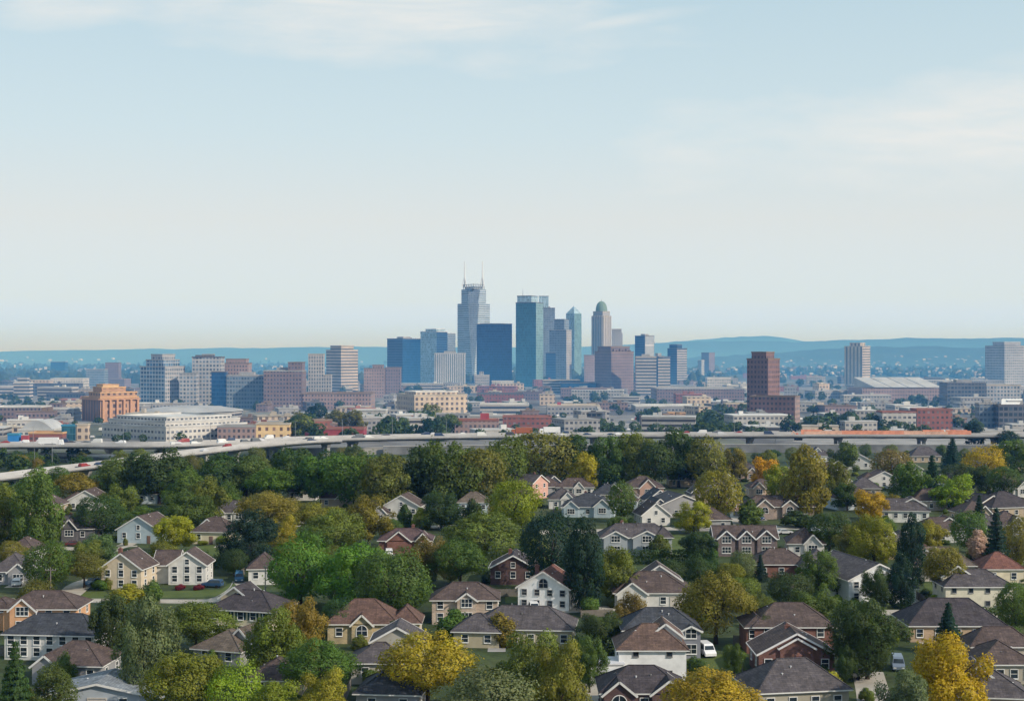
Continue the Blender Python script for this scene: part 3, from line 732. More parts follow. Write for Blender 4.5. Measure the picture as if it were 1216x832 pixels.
    # --- more roofs of the right hand streets
    for (px, py, w, kind, wc, rc, lab) in [
        (668, 604, 34, 'hip', PALE, RGREY, 'small grey roof squeezed between the lime tree and the roof cluster'),
        (742, 606, 36, 'hip', PALEBLUE, RBROWN, 'pale house between the roof cluster and the dark gabled houses'),
        (782, 606, 34, 'gf', GREYW, RSLATE, 'narrow grey gabled house left of the broad dark gable'),
        (838, 600, 38, 'hip', TAN, RGREY, 'brown roofed house right of the broad dark gable'),
        (690, 572, 34, 'hip', TAN, RBROWN, 'far brown roof under the yellow tree in the tree belt'),
        (1080, 566, 34, 'gf', PALE, RGREY, 'far grey gabled house right of the brownish tree'),
        (1060, 552, 30, 'hip', TAN, RBROWN, 'far brown roof in the trees below the middle of the orange barriers'),
        (1180, 556, 34, 'hip', GREYW, RBROWN, 'far grey brown roof right of the bright golden tree'),
        (1215, 560, 34, 'hip', TAN, RGREY, 'far grey roof at the right edge below the highway'),
        (1200, 636, 44, 'hip', GREYW, RBROWN, 'brown roofed house at the right edge below the large dark roof'),
        (1000, 586, 34, 'hip', PALE, RBROWN, 'brown roof between the tall olive tree and the pale blue walled house'),
        (1092, 596, 36, 'hip', GREYW, RBROWN, 'brown hip roof between the orange tree and the wide brown roofed house'),
        (1075, 664, 44, 'hip', TAN, RGREY, 'grey roofed house behind the bright lime tree'),
        (864, 606, 36, 'hip', PINK, RBROWN, 'pinkish walled house left of the twin bay house'),
        (838, 560, 32, 'hip', GREYW, RBROWN, 'far brown roof right of the double brown roofed house'),
        (940, 576, 34, 'hip', PALE, RGREY, 'grey roof tucked left of the very tall brownish olive tree'),
        (520, 606, 36, 'hip', PALE, RBROWN, 'brown roof between the dark round tree and the tree wall'),
        (230, 596, 36, 'hip', TAN, RBROWN, 'far brown roof among the trees left of the grey roofed house with dormers'),
        (52, 612, 36, 'hip', TAN, RBROWN, 'far brown roof under the tall tree at the left edge'),
        (650, 588, 34, 'hip', GREYW, RBROWN, 'far brown roof left of the roof cluster, right of the pink gable'),
        (722, 598, 34, 'hip', TAN, RSLATE, 'slate roof inside the roof cluster right of the large pale bay'),
        (776, 624, 36, 'gf', PALE, RBROWN, 'pale gabled house left of the street corner tree'),
        (858, 586, 36, 'hip', GREYW, RGREY, 'grey roof in front of the grey roofed house with chimney'),
        (1030, 590, 36, 'hip', TAN, RGREY, 'grey roof directly above the orange tree'),
        (1160, 622, 40, 'hip', TAN, RBROWN, 'brown roof left of the broad dark columnar conifer'),
        (1085, 584, 34, 'hip', GREYW, RBROWN, 'brown roof below the far grey gabled house'),
        (1130, 584, 34, 'hip', PALE, RGREY, 'grey roofed pale house left of the white house under the golden tree'),
        (1175, 640, 40, 'hip', GREYW, RGREY, 'grey hip roof behind the plain pale house on its right'),
        (960, 660, 44, 'hip', PALE, RBROWN, 'brown roofed pale house below the round dark green tree'),
        (1208, 590, 36, 'hip', PALE, RBROWN, 'brown roof at the right edge just above the large dark roof'),
        (975, 690, 46, 'hip', TAN, RGREY, 'grey roof among the trees left of the big white gabled house'),
        (846, 630, 40, 'hip', GREYW, RBROWN, 'brown roof right of the street corner tree'),
        (440, 622, 40, 'hip', GREYW, RBROWN, 'brown roof under the brown gold tree left of centre')]:
        h(px, py, w * .95, kind, 1, wc, rc, lab, d=10, hh=3.2, rise=3.4, nf=2, fg=[(.18, 4.2, .5, 3.2, 2.2, 'sash')] if kind == 'hip' and px % 4 < 2 else (), rz=(px % 7 - 3) * 3)
suburb()

# ------------------------------------------------------------------ the suburb's trees: centre x, top, foot, width (photo pixels), shape, colour, label
TXT = '''
45 552 652 60 T mg|tall mid green tree in front of the highway ramp at the left edge
6 570 645 44 T ol|olive green tree cut by the left edge behind the yellow walled house
89 558 598 46 S ou|flat yellowish olive tree just below the curve of the ramp
150 537 596 56 R mg|rounded green tree beside the end of the ramp, left of the darker one
189 530 598 62 R dg|dark rounded tree in front of the ramp junction
217 556 606 44 R mg|green tree below the bridge pier at the left
245 572 622 44 R ol|olive tree left of the grey roofed house with dormers
264 540 596 56 R dg|deep green round tree below the viaduct piers, left one of three
293 546 596 48 R mg|mid green tree right of the viaduct pier
325 556 600 54 S lg|bright green flat topped tree standing out in the dark tree wall
347 536 592 52 G dg|dark ragged tree below the pale base wall of the viaduct
382 540 600 56 R mg|mid green rounded tree behind the red chimney roof
421 538 604 62 R mg|large green tree behind and right of the red chimney roof
457 544 608 56 R ol|olive green tree behind the white fronted gabled house
497 532 604 62 R dg|big dark tree in the tree wall above the white fronted gabled house
532 527 606 62 R mg|big green tree in the tree wall left of the pale walled house
568 530 604 62 R ol|big olive tinted tree directly behind the pale walled house
600 520 590 52 R mg|green tree behind the pink gable house
642 512 578 78 R ol|very broad olive topped tree at the crest of the tree wall
684 518 576 54 R dg|dark green tree at the crest of the tree wall behind the yellow tree
692 540 584 40 R yl|yellow tree with gold right side above the roof cluster
724 520 578 52 R mg|green tree left of two olive ones at the crest of the tree wall
752 516 578 52 G ol|olive tree with ragged top at the crest above the pink gabled house
778 522 580 46 R dg|dark green tree above the double brown roofed house
806 516 578 62 R dg|big round deep green tree at the crest below the highway deck
838 520 580 50 R ol|olive green tree right of the big round deep green one
853 556 622 62 R ou|olive tree towering over the street end left of the pinkish house
872 536 572 36 R ou|yellowish bush like tree left of the grey roofed house with chimney
910 541 584 38 R go|small orange yellow tree behind the pinkish brown roofed house
928 550 594 46 R yg|yellow green tree left of the very tall brownish olive one
956 526 614 64 T ou|very tall brownish olive tree above the twin bay house
994 548 602 42 R ol|olive tree right of the very tall brownish one
1006 574 606 38 R dg|dark low tree left of the pale blue walled house
1003 523 564 42 R mg|green tree just below the orange barriers
1058 530 576 50 R br|brownish tree with an orange yellow right half below the orange barriers
1081 546 602 46 R mg|mid green tree right of the small pale gabled house
1107 541 596 36 C bg|dark conifer left of the pair on the right, beside a grey roof
1131 521 560 36 C bg|dark pointed conifer left of the golden tree
1136 546 582 48 R dg|deep green tree below the dark pointed conifer
1169 527 576 50 R go|bright golden tree in the upper right part of the suburb
1166 551 586 40 R dg|dark tree under the bright golden one
1204 520 566 54 R mg|grey green tree at the right edge beside the golden tree
1158 500 532 26 R bg|dark round tree standing in front of the highway at the right
1196 510 536 34 R bg|dark tree in front of the highway at the right edge
118 586 640 62 R dg|very dark round tree right of the low dark grey brick house
142 573 618 36 R ol|yellow topped tree above the very dark round one
172 600 630 52 R mg|mid green tree between the pale blue cottage and the small bay house
216 582 634 62 R mg|wide mid green tree behind the golden olive one
206 609 658 48 R yl|golden olive tree beside the pale blue gabled cottage
119 634 676 48 R gr|grey green round bush like tree left of the curved path
57 640 704 58 R mg|round green tree left of the wooden pole
100 651 698 58 S ol|dark olive spreading tree left of the tall beige house
14 640 672 36 R ou|small olive yellow tree at the left edge above the grey house
296 606 676 62 G bg|wide blue black spruce like tree right of the cream bungalow
318 578 640 80 S ou|broad golden olive tree crown in the left half
368 590 640 76 S ou|broad brownish gold tree in front of the red chimney roof
338 612 656 36 R yl|small bright yellow tree beside the green grey roof
398 598 668 74 S ol|wide olive tree right of the small bright yellow one
438 588 648 56 R ou|brown gold tree left of the white fronted gabled house
376 622 672 46 R mg|dim green tree in the hollow below the wide olive one
357 634 722 78 R lg|large bright green tree right of the small white cottage
424 642 732 78 R lg|second large bright green tree, left of the deep green one
466 645 742 84 R mg|largest deep green tree in the middle left, above the golden tree
524 584 628 48 R dg|dark round tree between the white fronted and the pale walled houses
576 602 674 92 S ol|very wide pale olive tree in the centre
610 564 634 64 R yg|bright lime green tree with yellow edge beside the pink gable
546 632 706 66 S mg|green tree behind the tan house with central bay
508 630 704 54 S br|brownish olive tree left of centre above the tan house
655 600 706 78 R bg|large blackish green tree mass behind the white gabled house
694 606 724 52 T bg|tall blackish tree right of the white gabled house
734 650 716 56 R ol|round olive green tree left of the rambling house
738 574 620 38 R mg|green tree between the roof cluster and the dark gabled houses
824 594 634 48 R yl|round yellow green tree at the street corner
831 628 672 46 R dg|round dark green tree left of the house with three dormers
846 650 690 30 I dg|narrow dark conifers clump left of the small grey green tree
850 672 764 90 S ou|large golden olive tree with visible trunk right of the rambling house
880 652 694 38 R gr|grey green tree in front of the house with three dormers
903 658 690 22 I bg|narrow dark conifer in front of the brick end wall
938 676 726 62 R dg|dark green tree above the brick house with hip roof
972 652 712 56 R mg|green tree left of the big white gabled house
985 604 658 58 R dg|round dark green tree at the end of the street right of the twin bay house
1038 612 676 62 R yg|bright lime tree behind the big white gabled house
1012 622 668 44 R ol|olive tree left of the bright lime one
1083 608 694 40 T bg|tall dark conifer shaped tree in front of the white walled bungalow
1102 616 662 44 R ou|brown olive tree left of the plain pale house
1070 652 722 36 T bg|dark upright tree hugging the big white gabled house
1121 640 716 54 S ou|olive brown tree with a bare trunk on a lawn
1152 604 656 52 R mg|green tree right of the plain pale house
1163 588 634 30 C bg|dark conifer behind the green tree at the right
1183 604 680 42 I bg|broad dark columnar conifer near the right edge
1207 612 676 46 R ou|yellow olive tree at the right edge
1034 580 622 44 R go|orange tree beside the pale blue walled house
1060 584 612 34 S ou|low yellow olive tree right of the orange one
1134 562 606 54 R yg|yellow green tree below the dark pointed conifer
1192 550 592 42 R dg|dark green tree at the right edge below the golden tree
1160 628 664 34 B pk|pale pink flowering bush beside the dark columnar conifer
134 700 796 52 R dg|dark tall tree left of the grey green one in front of the driveway
172 704 834 66 R gr|large grey green tree with visible trunks at the lower left
233 710 776 88 S ol|wide olive tree left of the cream house with shutters
222 764 868 96 S ou|big olive gold tree at the bottom left
327 722 812 64 G ol|feathery olive tree right of the cream house with shutters
360 706 790 52 G ou|pale olive feathery tree beside the red brown hip roof
380 752 834 82 S mg|dark green spreading tree below the red brown hip roof
278 782 876 66 R yg|yellow green tree at the bottom edge next to the big olive gold one
332 808 880 70 R yg|brightest yellow green tree on the bottom edge
386 794 868 60 R yl|round tree with orange flecks on the bottom edge
508 740 842 104 S yl|large golden yellow tree below the tan house
582 790 896 118 R gr|wide pale green tree at the bottom centre
628 748 856 78 G ol|feathery olive tree covering the broad grey roof
668 760 872 72 G ou|olive tree right of the feathery one at the bottom centre
700 752 822 44 R mg|green tree left of the white garage shed
752 704 766 46 G br|small brownish orange tree in front of the rambling house
716 724 772 56 R dg|dark bushy tree left of the slate roofed house
18 762 872 56 C dg|shaggy dark conifer in the bottom left corner
62 790 862 54 R mg|green tree in the bottom left corner beside the conifer
846 786 884 118 S yl|big yellow olive tree on the bottom edge right of the white walled house
872 762 800 28 R mg|clipped green bush like tree beside the white van
1030 706 806 88 R dg|biggest dark green tree, in front of the big white gabled house
1126 716 776 46 C bg|pointed dark conifer in front of the wide dark hip roof
1128 750 862 104 R go|large golden orange tree at the lower right
1075 792 872 72 R gr|round pale green tree at the bottom right
986 796 838 40 B yl|small yellow bush beside the brick house
1206 688 752 52 R mg|green tree at the right edge below the cream two storey house
968 696 752 64 R mg|lively green tree above the biggest dark one
1040 672 722 38 R dg|dark tree squeezed left of the upright tree
1164 780 836 40 S ou|brownish tree at the right of the golden orange one
784 634 662 30 B mg|green bush at the end of the long hedge
904 724 772 36 R dg|dark bush tree beside the brick house's corner window
182 686 716 28 B mg|round green bush beside the red shrubs
152 692 718 40 B yl|yellow bush in front of the tall beige house
480 598 626 20 B dg|dark bush in front of the white fronted house
538 722 758 42 B mg|green bushes in front of the tan house's bay
592 724 766 44 B ou|yellow green bush right of the tan house
700 706 730 26 B mg|small bush at the end of the garden wall
560 594 622 20 B dg|dark bush beside the pale walled house
500 602 628 22 B yl|yellow bush beside the white fronted house
892 590 622 32 B mg|bush in front of the twin bay house's left bay
946 606 626 44 B dg|dark clipped bush in front of the twin bay house
470 736 772 26 R dg|dark bush tree left of the tan house
405 706 758 46 R dg|shadowy dark tree above the arched dormer
1004 764 812 26 R dg|dark bush beside the parked pickup truck
78 770 816 26 B mg|bush between the grey roofed and brown roofed houses
'''
for ln in TXT.strip().splitlines():
    a, lab = ln.split('|'); a = a.split()
    tree_px(float(a[0]), float(a[1]), float(a[2]), float(a[3]), a[4], a[5], lab)

# ------------------------------------------------------------------ background fill: back-garden trees in the gaps
g = random.Random(11)
placed = 0; tries = 0
while placed < 150 and tries < 9000:
    tries += 1
    py = YH + 1 / g.uniform(1 / (880 - YH), 1 / (548 - YH)) if g.random() < .5 else g.uniform(545, 720)
    px = g.uniform(-60, 1276); p = at(px, py); s = pxm(py)
    if px > 640 and py < 700 and g.random() < .75: continue
    w = g.uniform(6.5, 10.5); 
    if any((p.x - x) ** 2 + (p.y - y) ** 2 < (r + w * .42) ** 2 for x, y, r in HOUSES): continue
    if any((p.x - x) ** 2 + (p.y - y) ** 2 < (r * .75 + w * .3) ** 2 for x, y, r in TREES): continue
    # keep what the photo shows open: streets, drives, fronts of houses
    if any(-21 < p.y - y < 0 and abs(p.x - x) < r + w * .3 for x, y, r in HOUSES): continue
    if any(x0 - 14 < px < x1 + 14 and y0 - 4 < py < y1 + 26 for x0, y0, x1, y1 in [(70, 690, 215, 716), (180, 690, 290, 720), (540, 600, 560, 630), (780, 612, 975, 634), (680, 770, 735, 830), (815, 755, 880, 800), (1050, 690, 1130, 730), (990, 790, 1050, 832), (690, 700, 735, 730), (130, 640, 165, 668), (235, 645, 262, 662), (560, 690, 625, 722), (798, 630, 830, 660), (130, 780, 175, 832)]): continue
    hgt = w * g.uniform(.8, 1.05)
    tx0, tx1, ty0 = px - w * s * .5, px + w * s * .5, py - hgt * s
    def hides(q):
        if p.y > q[4]: return False
        ox = min(tx1, q[1]) - max(tx0, q[0]); oy = min(py, q[3]) - max(ty0, q[2])
        return ox > 0 and oy > 0 and ox * oy > .12 * (q[1] - q[0]) * (q[3] - q[2])
    if any(hides(q) for q in HRECT): continue
    tree(p, hgt, w, g.choice('RRRRSGT'), g.choice(['dg', 'dg', 'mg', 'mg', 'ol', 'ol', 'ou']), 'ordinary green garden tree filling a gap between the houses', 'green garden trees in the gaps between houses')
    placed += 1
g = random.Random(31)
for k in range(16):
    px = 880 + 22 * k + g.uniform(-8, 8); py = g.uniform(543, 551)
    if any((at(px, py).x - x) ** 2 + (at(px, py).y - y) ** 2 < (r + 3) ** 2 for x, y, r in HOUSES): continue
    tree(at(px, py), g.uniform(4.5, 8), g.uniform(6, 10), g.choice('RGS'), g.choice(['dg', 'mg', 'ol', 'mg']), 'small tree on the green bank below the highway wall', 'small trees on the bank below the highway wall')
g = random.Random(5)
for k in range(230):    # low garden shrubs at the feet of the houses
    x, y, r = g.choice(HOUSES)
    a = g.uniform(-2.9, -.2) if g.random() < .5 else g.uniform(-.6, 3.7); q = r + g.uniform(.3, 5)
    tree((x + math.cos(a) * q, y + math.sin(a) * q, 0), g.uniform(1.2, 3.2), g.uniform(1.6, 4.2), 'B', g.choice(['dg', 'mg', 'ol', 'yg', 'mg']), 'low round garden shrub at the foot of a house wall', 'garden shrubs at the house walls')
# ------------------------------------------------------------------ ground, streets, drives
def m_ground():
    t = NT('ground_cover'); p = t.pos(); s = t.n('ShaderNodeSeparateXYZ'); t.l(p, s.inputs[0])
    n1, n2, n3 = t.noise(p, .02, 5), t.noise(p, .12, 5), t.noise(p, 1.1, 4)
    grass = t.ramp(n1, [(.3, (.022, .035, .012)), (.5, (.036, .055, .016)), (.72, (.072, .078, .03))])
    grass = vary(t, grass, n2, .5, 1.6); grass = vary(t, grass, t.noise(p, .45, 5, .7), .55, 1.5); grass = vary(t, grass, n3, .7, 1.3)
    mp = t.n('ShaderNodeMapping'); mp.inputs['Scale'].default_value = (.012, .006, .01); t.l(p, mp.inputs[0])
    vor = t.n('ShaderNodeTexVoronoi', distance='CHEBYCHEV'); vor.inputs['Scale'].default_value = 1.0; t.l(mp.outputs[0], vor.inputs['Vector'])
    sv = t.n('ShaderNodeSeparateColor'); t.l(vor.outputs['Color'], sv.inputs[0])
    city = t.ramp(sv.outputs[0], [(0, (.08, .08, .083)), (.35, (.20, .195, .19)), (.6, (.10, .105, .10)), (.8, (.32, .31, .30)), (1, (.07, .085, .05))])
    city = vary(t, city, t.noise(p, .05, 6), .6, 1.4)
    wood = t.ramp(t.noise(p, .004, 8, .7), [(.35, (.018, .034, .02)), (.55, (.035, .05, .026)), (.72, (.09, .10, .07))])
    f1 = t.ramp(t.math('MULTIPLY_ADD', s.outputs['Y'], 1 / 60, -720 / 60), [(0, 0), (1, 1)])
    f2 = t.ramp(t.math('MULTIPLY_ADD', s.outputs['Y'], 1 / 500, -2300 / 500), [(0, 0), (1, 1)])
    t.bsdf(t.mix(f2, t.mix(f1, grass, city), wood), .95, bump=n3, bs=.5, bd=.1)
    return t.m
GROUND = m_ground()
mb = MB()
ys = [60, 200, 350, 600, 1000, 2000, 4000, 8000, 16000]
for a, b in zip(ys[:-1], ys[1:]):
    mb.face([(-9000, a, 0), (9000, a, 0), (9000, b, 0), (-9000, b, 0)])
tag(mb.build('ground', GROUND), kind='structure')

def m_lawn():
    t = NT('lawn_grass'); p = t.pos()
    c = t.ramp(t.noise(p, .25, 4), [(.3, (.055, .085, .018)), (.6, (.085, .115, .026)), (.8, (.13, .125, .05))])
    n = t.noise(p, 4, 4); t.bsdf(vary(t, c, n, .7, 1.3), .95, bump=n, bs=.6, bd=.06)
    return t.m
LAWN = m_lawn()

def ribbon(name, pts, w, mat, z, kerb=True):
    mb = MB(); kb = MB(); P = [Vector((p.x, p.y, 0)) for p in pts]; Ls, Rs = [], []
    for i, p in enumerate(P):
        d = (P[min(i + 1, len(P) - 1)] - P[max(i - 1, 0)]).normalized(); n = Vector((-d.y, d.x, 0))
        Ls.append(p + n * w / 2); Rs.append(p - n * w / 2)
    for i in range(len(P) - 1):
        q = [Rs[i], Rs[i + 1], Ls[i + 1], Ls[i]]
        mb.face([(v.x, v.y, z) for v in q])
        if kerb:
            for S in (Ls, Rs): kb.bar((S[i].x, S[i].y, .05), (S[i + 1].x, S[i + 1].y, .05), .18, .13)
    o = tag(mb.build(name, mat), kind='structure')
    if kerb: kb.build('kerb', CONCRETE, o)
    return o
def smooth(pts, n=6):
    out = []
    for i in range(len(pts) - 1):
        p0, p1, p2, p3 = pts[max(i - 1, 0)], pts[i], pts[i + 1], pts[min(i + 2, len(pts) - 1)]
        for k in range(n):
            u = k / n
            out.append(0.5 * (2 * p1 + (p2 - p0) * u + (2 * p0 - 5 * p1 + 4 * p2 - p3) * u * u + (3 * p1 - p0 - 3 * p2 + p3) * u ** 3))
    return out + [pts[-1]]
def patch(name, px, mat, z):
    mb = MB(); pts = [at(*p) for p in px]
    f = [(p.x, p.y, z) for p in pts]
    a = sum(f[i][0] * f[(i + 1) % len(f)][1] - f[(i + 1) % len(f)][0] * f[i][1] for i in range(len(f)))
    mb.face(f if a > 0 else f[::-1])
    return tag(mb.build(name, mat), kind='structure')

S = lambda *q: smooth([at(*p) for p in q])
ribbon('street', S((640, 632), (730, 630), (795, 628), (870, 626), (960, 627), (1040, 631), (1120, 633)), 8, PALEROAD, .02)
ribbon('street', S((-40, 712), (60, 713), (150, 713), (230, 714), (262, 711), (282, 700), (288, 690)), 4.2, PALEROAD, .02)
ribbon('driveway', S((70, 714), (84, 704), (96, 694), (112, 688)), 5.5, PALEROAD, .045, False)
ribbon('footpath', S((128, 664), (136, 654), (148, 649), (163, 648)), 2.2, PALEROAD, .02, False)
ribbon('driveway', S((818, 628), (822, 618), (826, 606)), 6, PALEROAD, .045, False)
ribbon('driveway', S((884, 626), (880, 616), (876, 606)), 6, PALEROAD, .045, False)
ribbon('driveway', S((1102, 730), (1096, 718), (1088, 706)), 4.5, PALEROAD, .045, False)
ribbon('street', S((1020, 728), (1070, 727), (1102, 729), (1150, 731), (1230, 731)), 5, PALEROAD, .02)
ribbon('driveway', S((1040, 846), (1036, 820), (1030, 797)), 5, PALEROAD, .045, False)
ribbon('street', S((560, 725), (640, 726), (700, 723), (740, 722)), 5, PALEROAD, .02)
ribbon('street', S((-30, 652), (60, 650), (120, 655)), 5, PALEROAD, .02)
ribbon('street', S((500, 626), (545, 625), (590, 627)), 6, PALEROAD, .02)
ribbon('driveway', S((712, 838), (716, 822), (720, 812)), 9, PALEROAD, .045, False)
patch('lawn', [(92, 702), (125, 702), (135, 711), (88, 711)], LAWN, .03)
patch('lawn', [(178, 702), (262, 700), (276, 690), (290, 705), (262, 708), (180, 710)], LAWN, .03)
patch('lawn', [(800, 778), (880, 776), (890, 800), (800, 806)], LAWN, .03)
patch('lawn', [(797, 634), (822, 634), (822, 656), (797, 660)], LAWN, .03)
patch('lawn', [(1054, 715), (1088, 715), (1096, 724), (1050, 724)], LAWN, .03)
patch('lawn', [(1096, 692), (1140, 690), (1150, 724), (1108, 722)], LAWN, .03)
patch('lawn', [(690, 706), (730, 704), (732, 718), (690, 720)], LAWN, .03)
patch('lawn', [(235, 648), (262, 646), (262, 660), (232, 662)], LAWN, .03)
patch('lawn', [(128, 790), (172, 788), (180, 802), (128, 806)], LAWN, .03)
patch('lawn', [(600, 700), (640, 700), (640, 716), (600, 716)], LAWN, .03)

# ------------------------------------------------------------------ hedges
def hedge(pts, h, w, label):
    a, b = at(*pts[0]), at(*pts[1]); L = (b - a).length
    root = empty('clipped_hedge', (a + b) / 2, math.atan2(b.y - a.y, b.x - a.x), label, 'hedge')
    gg = random.Random(int(pts[0][0])); lob = []
    n = int(L / .9)
    for k in range(n):
        for zz in (.3, .75):
            lob.append((-L / 2 + L * (k + .5) / n, gg.uniform(-.12, .12) * w, h * zz, w * gg.uniform(.42, .52)))
    V, T, Q = leaf_cloud(int(pts[0][0]), lob, int(L * 160), .2)
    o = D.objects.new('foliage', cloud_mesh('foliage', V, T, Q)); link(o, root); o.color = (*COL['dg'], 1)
hedge([(712, 670), (838, 668)], 3.2, 2.4, 'long clipped dark hedge in front of the grey twin gabled house')
hedge([(176, 664), (246, 664)], 2.2, 2.0, 'dark hedge right of the path in front of the pale blue cottage')
hedge([(244, 674), (290, 673)], 2.6, 2.2, 'dark hedge below the cream bungalow beside the spruce')
hedge([(1130, 738), (1216, 736)], 2.4, 2.0, 'dark hedge in front of the cream two storey house at the right edge')
hedge([(682, 778), (732, 778)], 3.0, 2.6, 'dark hedge behind the white garage shed')
def red_shrubs(px, py, n, label):
    a = at(px, py)
    for k in range(1):
        tree(a, 1.3, n, 'B', 'rd', label)
red_shrubs(214, 700, 2.6, 'dark red shrub in front of the whitish gabled house, left one')
red_shrubs(236, 700, 2.6, 'dark red shrub in front of the whitish gabled house, right one')
red_shrubs(176, 668, 2.2, 'red leaved shrub at the right roof corner of the tall beige house')

# ------------------------------------------------------------------ vehicles
def car_parts(kind):
    """profile extruded across the width with tucked roof sides; x is the length"""
    if kind == 'van':
        L, Wd, prof = 5.0, 1.95, [(-2.5, .45), (-2.5, 1.2), (-2.42, 2.05), (-2.2, 2.2), (.9, 2.2), (1.35, 1.95), (1.75, 1.25), (2.3, 1.05), (2.5, .85), (2.5, .4)]
        glass = [(-1.9, 1.25, 1.95), (1.25, 1.25, 1.9)]; top = 1.25
    elif kind == 'suv':
        L, Wd, prof = 4.7, 1.9, [(-2.35, .45), (-2.35, 1.05), (-2.1, 1.65), (-1.9, 1.75), (.35, 1.75), (1.1, 1.1), (2.1, .98), (2.35, .75), (2.35, .4)]
        top = 1.05
    else:
        L, Wd, prof = 4.5, 1.8, [(-2.25, .4), (-2.25, .85), (-1.75, .98), (-1.2, 1.4), (.2, 1.43), (1.0, .98), (2.0, .84), (2.25, .62), (2.25, .35)]
        top = .95
    b, gl = MB(), MB(); n = len(prof)
    def wid(z): return Wd / 2 - max(0, z - top) * .22
    for k in range(n):
        (x0, z0), (x1, z1) = prof[k], prof[(k + 1) % n]
        b.face([(x0, -wid(z0), z0), (x1, -wid(z1), z1), (x1, wid(z1), z1), (x0, wid(z0), z0)][::-1])
    ztop = max(z for x, z in prof)
    for sg in (-1, 1):
        q = [(x, sg * wid(z), z) for x, z in prof]
        b.face(q if sg > 0 else q[::-1])
    # glass panes 1 cm proud: side, windscreen, rear
    for sg in (-1, 1):
        zl, zh = top + .04, ztop - .1
        xs = [(x, z) for x, z in prof]
        def xat(zz, front):
            seq = [(a, c) for a, c in zip(prof[:-1], prof[1:]) if (a[1] - zz) * (c[1] - zz) <= 0 and a[1] != c[1]]
            vals = [a[0] + (c[0] - a[0]) * (zz - a[1]) / (c[1] - a[1]) for a, c in seq]
            return max(vals) if front else min(vals)
        xf0, xf1, xb0, xb1 = xat(zl, 1) - .15, xat(zh, 1) - .12, xat(zl, 0) + .2, xat(zh, 0) + .15
        q = [(xb0, sg * (wid(zl) + .012), zl), (xf0, sg * (wid(zl) + .012), zl), (xf1, sg * (wid(zh) + .012), zh), (xb1, sg * (wid(zh) + .012), zh)]
        gl.face(q if sg < 0 else q[::-1])
    for front in (1, 0):
        zl, zh = top + .06, (1.93 if kind == 'van' and front else ztop - .08); o = .015 if front else -.015
        x0, x1 = xat(zl, front) + o, xat(zh, front) + o
        q = [(x0, -wid(zl) + .12, zl), (x0, wid(zl) - .12, zl), (x1, wid(zh) - .1, zh), (x1, -wid(zh) + .1, zh)]
        gl.face(q if front else q[::-1])
    w = MB(); N = 14
    for sg in (-1, 1):
        c = [(.33 * math.cos(6.283 * k / N), sg * .11, .33 * math.sin(6.283 * k / N)) for k in range(N)]
        w.face(c if sg < 0 else c[::-1])
    for k in range(N):
        a0, a1 = 6.283 * k / N, 6.283 * (k + 1) / N
        w.face([(.33 * math.cos(a0), -.11, .33 * math.sin(a0)), (.33 * math.cos(a1), -.11, .33 * math.sin(a1)), (.33 * math.cos(a1), .11, .33 * math.sin(a1)), (.33 * math.cos(a0), .11, .33 * math.sin(a0))])
    hl = MB(); hl.box(L / 2 - .06, L / 2 + .015, -.22, .22, -.08, .08)
    m = {'body': b.mesh('body', CARPAINT), 'window_glass': gl.mesh('window_glass', PANE), 'wheel': w.mesh('wheel', RUBBER), 'light': hl.mesh('headlight', WHITELINE)}
    return m, L, Wd
CARS = {k: car_parts(k) for k in ('sedan', 'suv', 'van')}
def far_car_mesh(kind):
    m, L, Wd = CARS[kind]; me = m['body'].copy(); return me
def car(px, py, kind, col, rz, label, z=0.03, loc=None):
    m, L, Wd = CARS[kind]
    root = empty('parked_car' if kind != 'van' else 'parked_van', loc or (at(px, py).x, at(px, py).y, z), R(rz), label, 'car' if kind != 'van' else 'van')
    inst('body', m['body'], root, (0, 0, 0), col=col); inst('window_glass', m['window_glass'], root)
    for x in (-L * .29, L * .31):
        for y in (-Wd / 2 + .1, Wd / 2 - .1): inst('wheel', m['wheel'], root, (x, y, .33))
    for y in (-Wd * .33, Wd * .33): inst('headlight', m['light'], root, (0, y, .68))
    return root
BLUEC = (.03, .09, .22)
car(110, 694, 'sedan', (.12, .22, .38), -110, 'blue car parked on the curved driveway left of the tall beige house')
car(839, 778, 'van', (.75, .75, .76), -80, 'white van parked between the slate roofed house and the olive tree')
car(284, 690, 'van', (.04, .12, .22), -80, 'dark blue minivan parked left of the small white cottage')
car(252, 697, 'suv', (.03, .07, .14), 170, 'dark blue car beside the right wall of the whitish gabled house')
car(1007, 806, 'suv', (.33, .32, .29), -170, 'grey beige utility vehicle parked right of the gabled brick house')
car(1066, 794, 'van', (.16, .2, .26), -100, 'blue grey van half under the biggest dark green tree')
car(1076, 690, 'sedan', (.05, .05, .06), 0, 'black car in front of the tan roofed house behind the lawn')
car(88, 648, 'sedan', (.10, .03, .03), 10, 'dark red car in front of the low dark grey brick house')
car(24, 650, 'sedan', (.6, .6, .62), 0, 'silver car on the street at the left edge')
car(968, 632, 'sedan', (.35, .4, .46), 5, 'pale blue car parked on the street right of the twin bay house')
car(932, 634, 'sedan', (.5, .5, .5), 5, 'light grey car on the street in front of the twin bay house')
car(640, 705, 'sedan', (.4, .43, .46), 20, 'grey car behind the garden wall left of the bright white house')

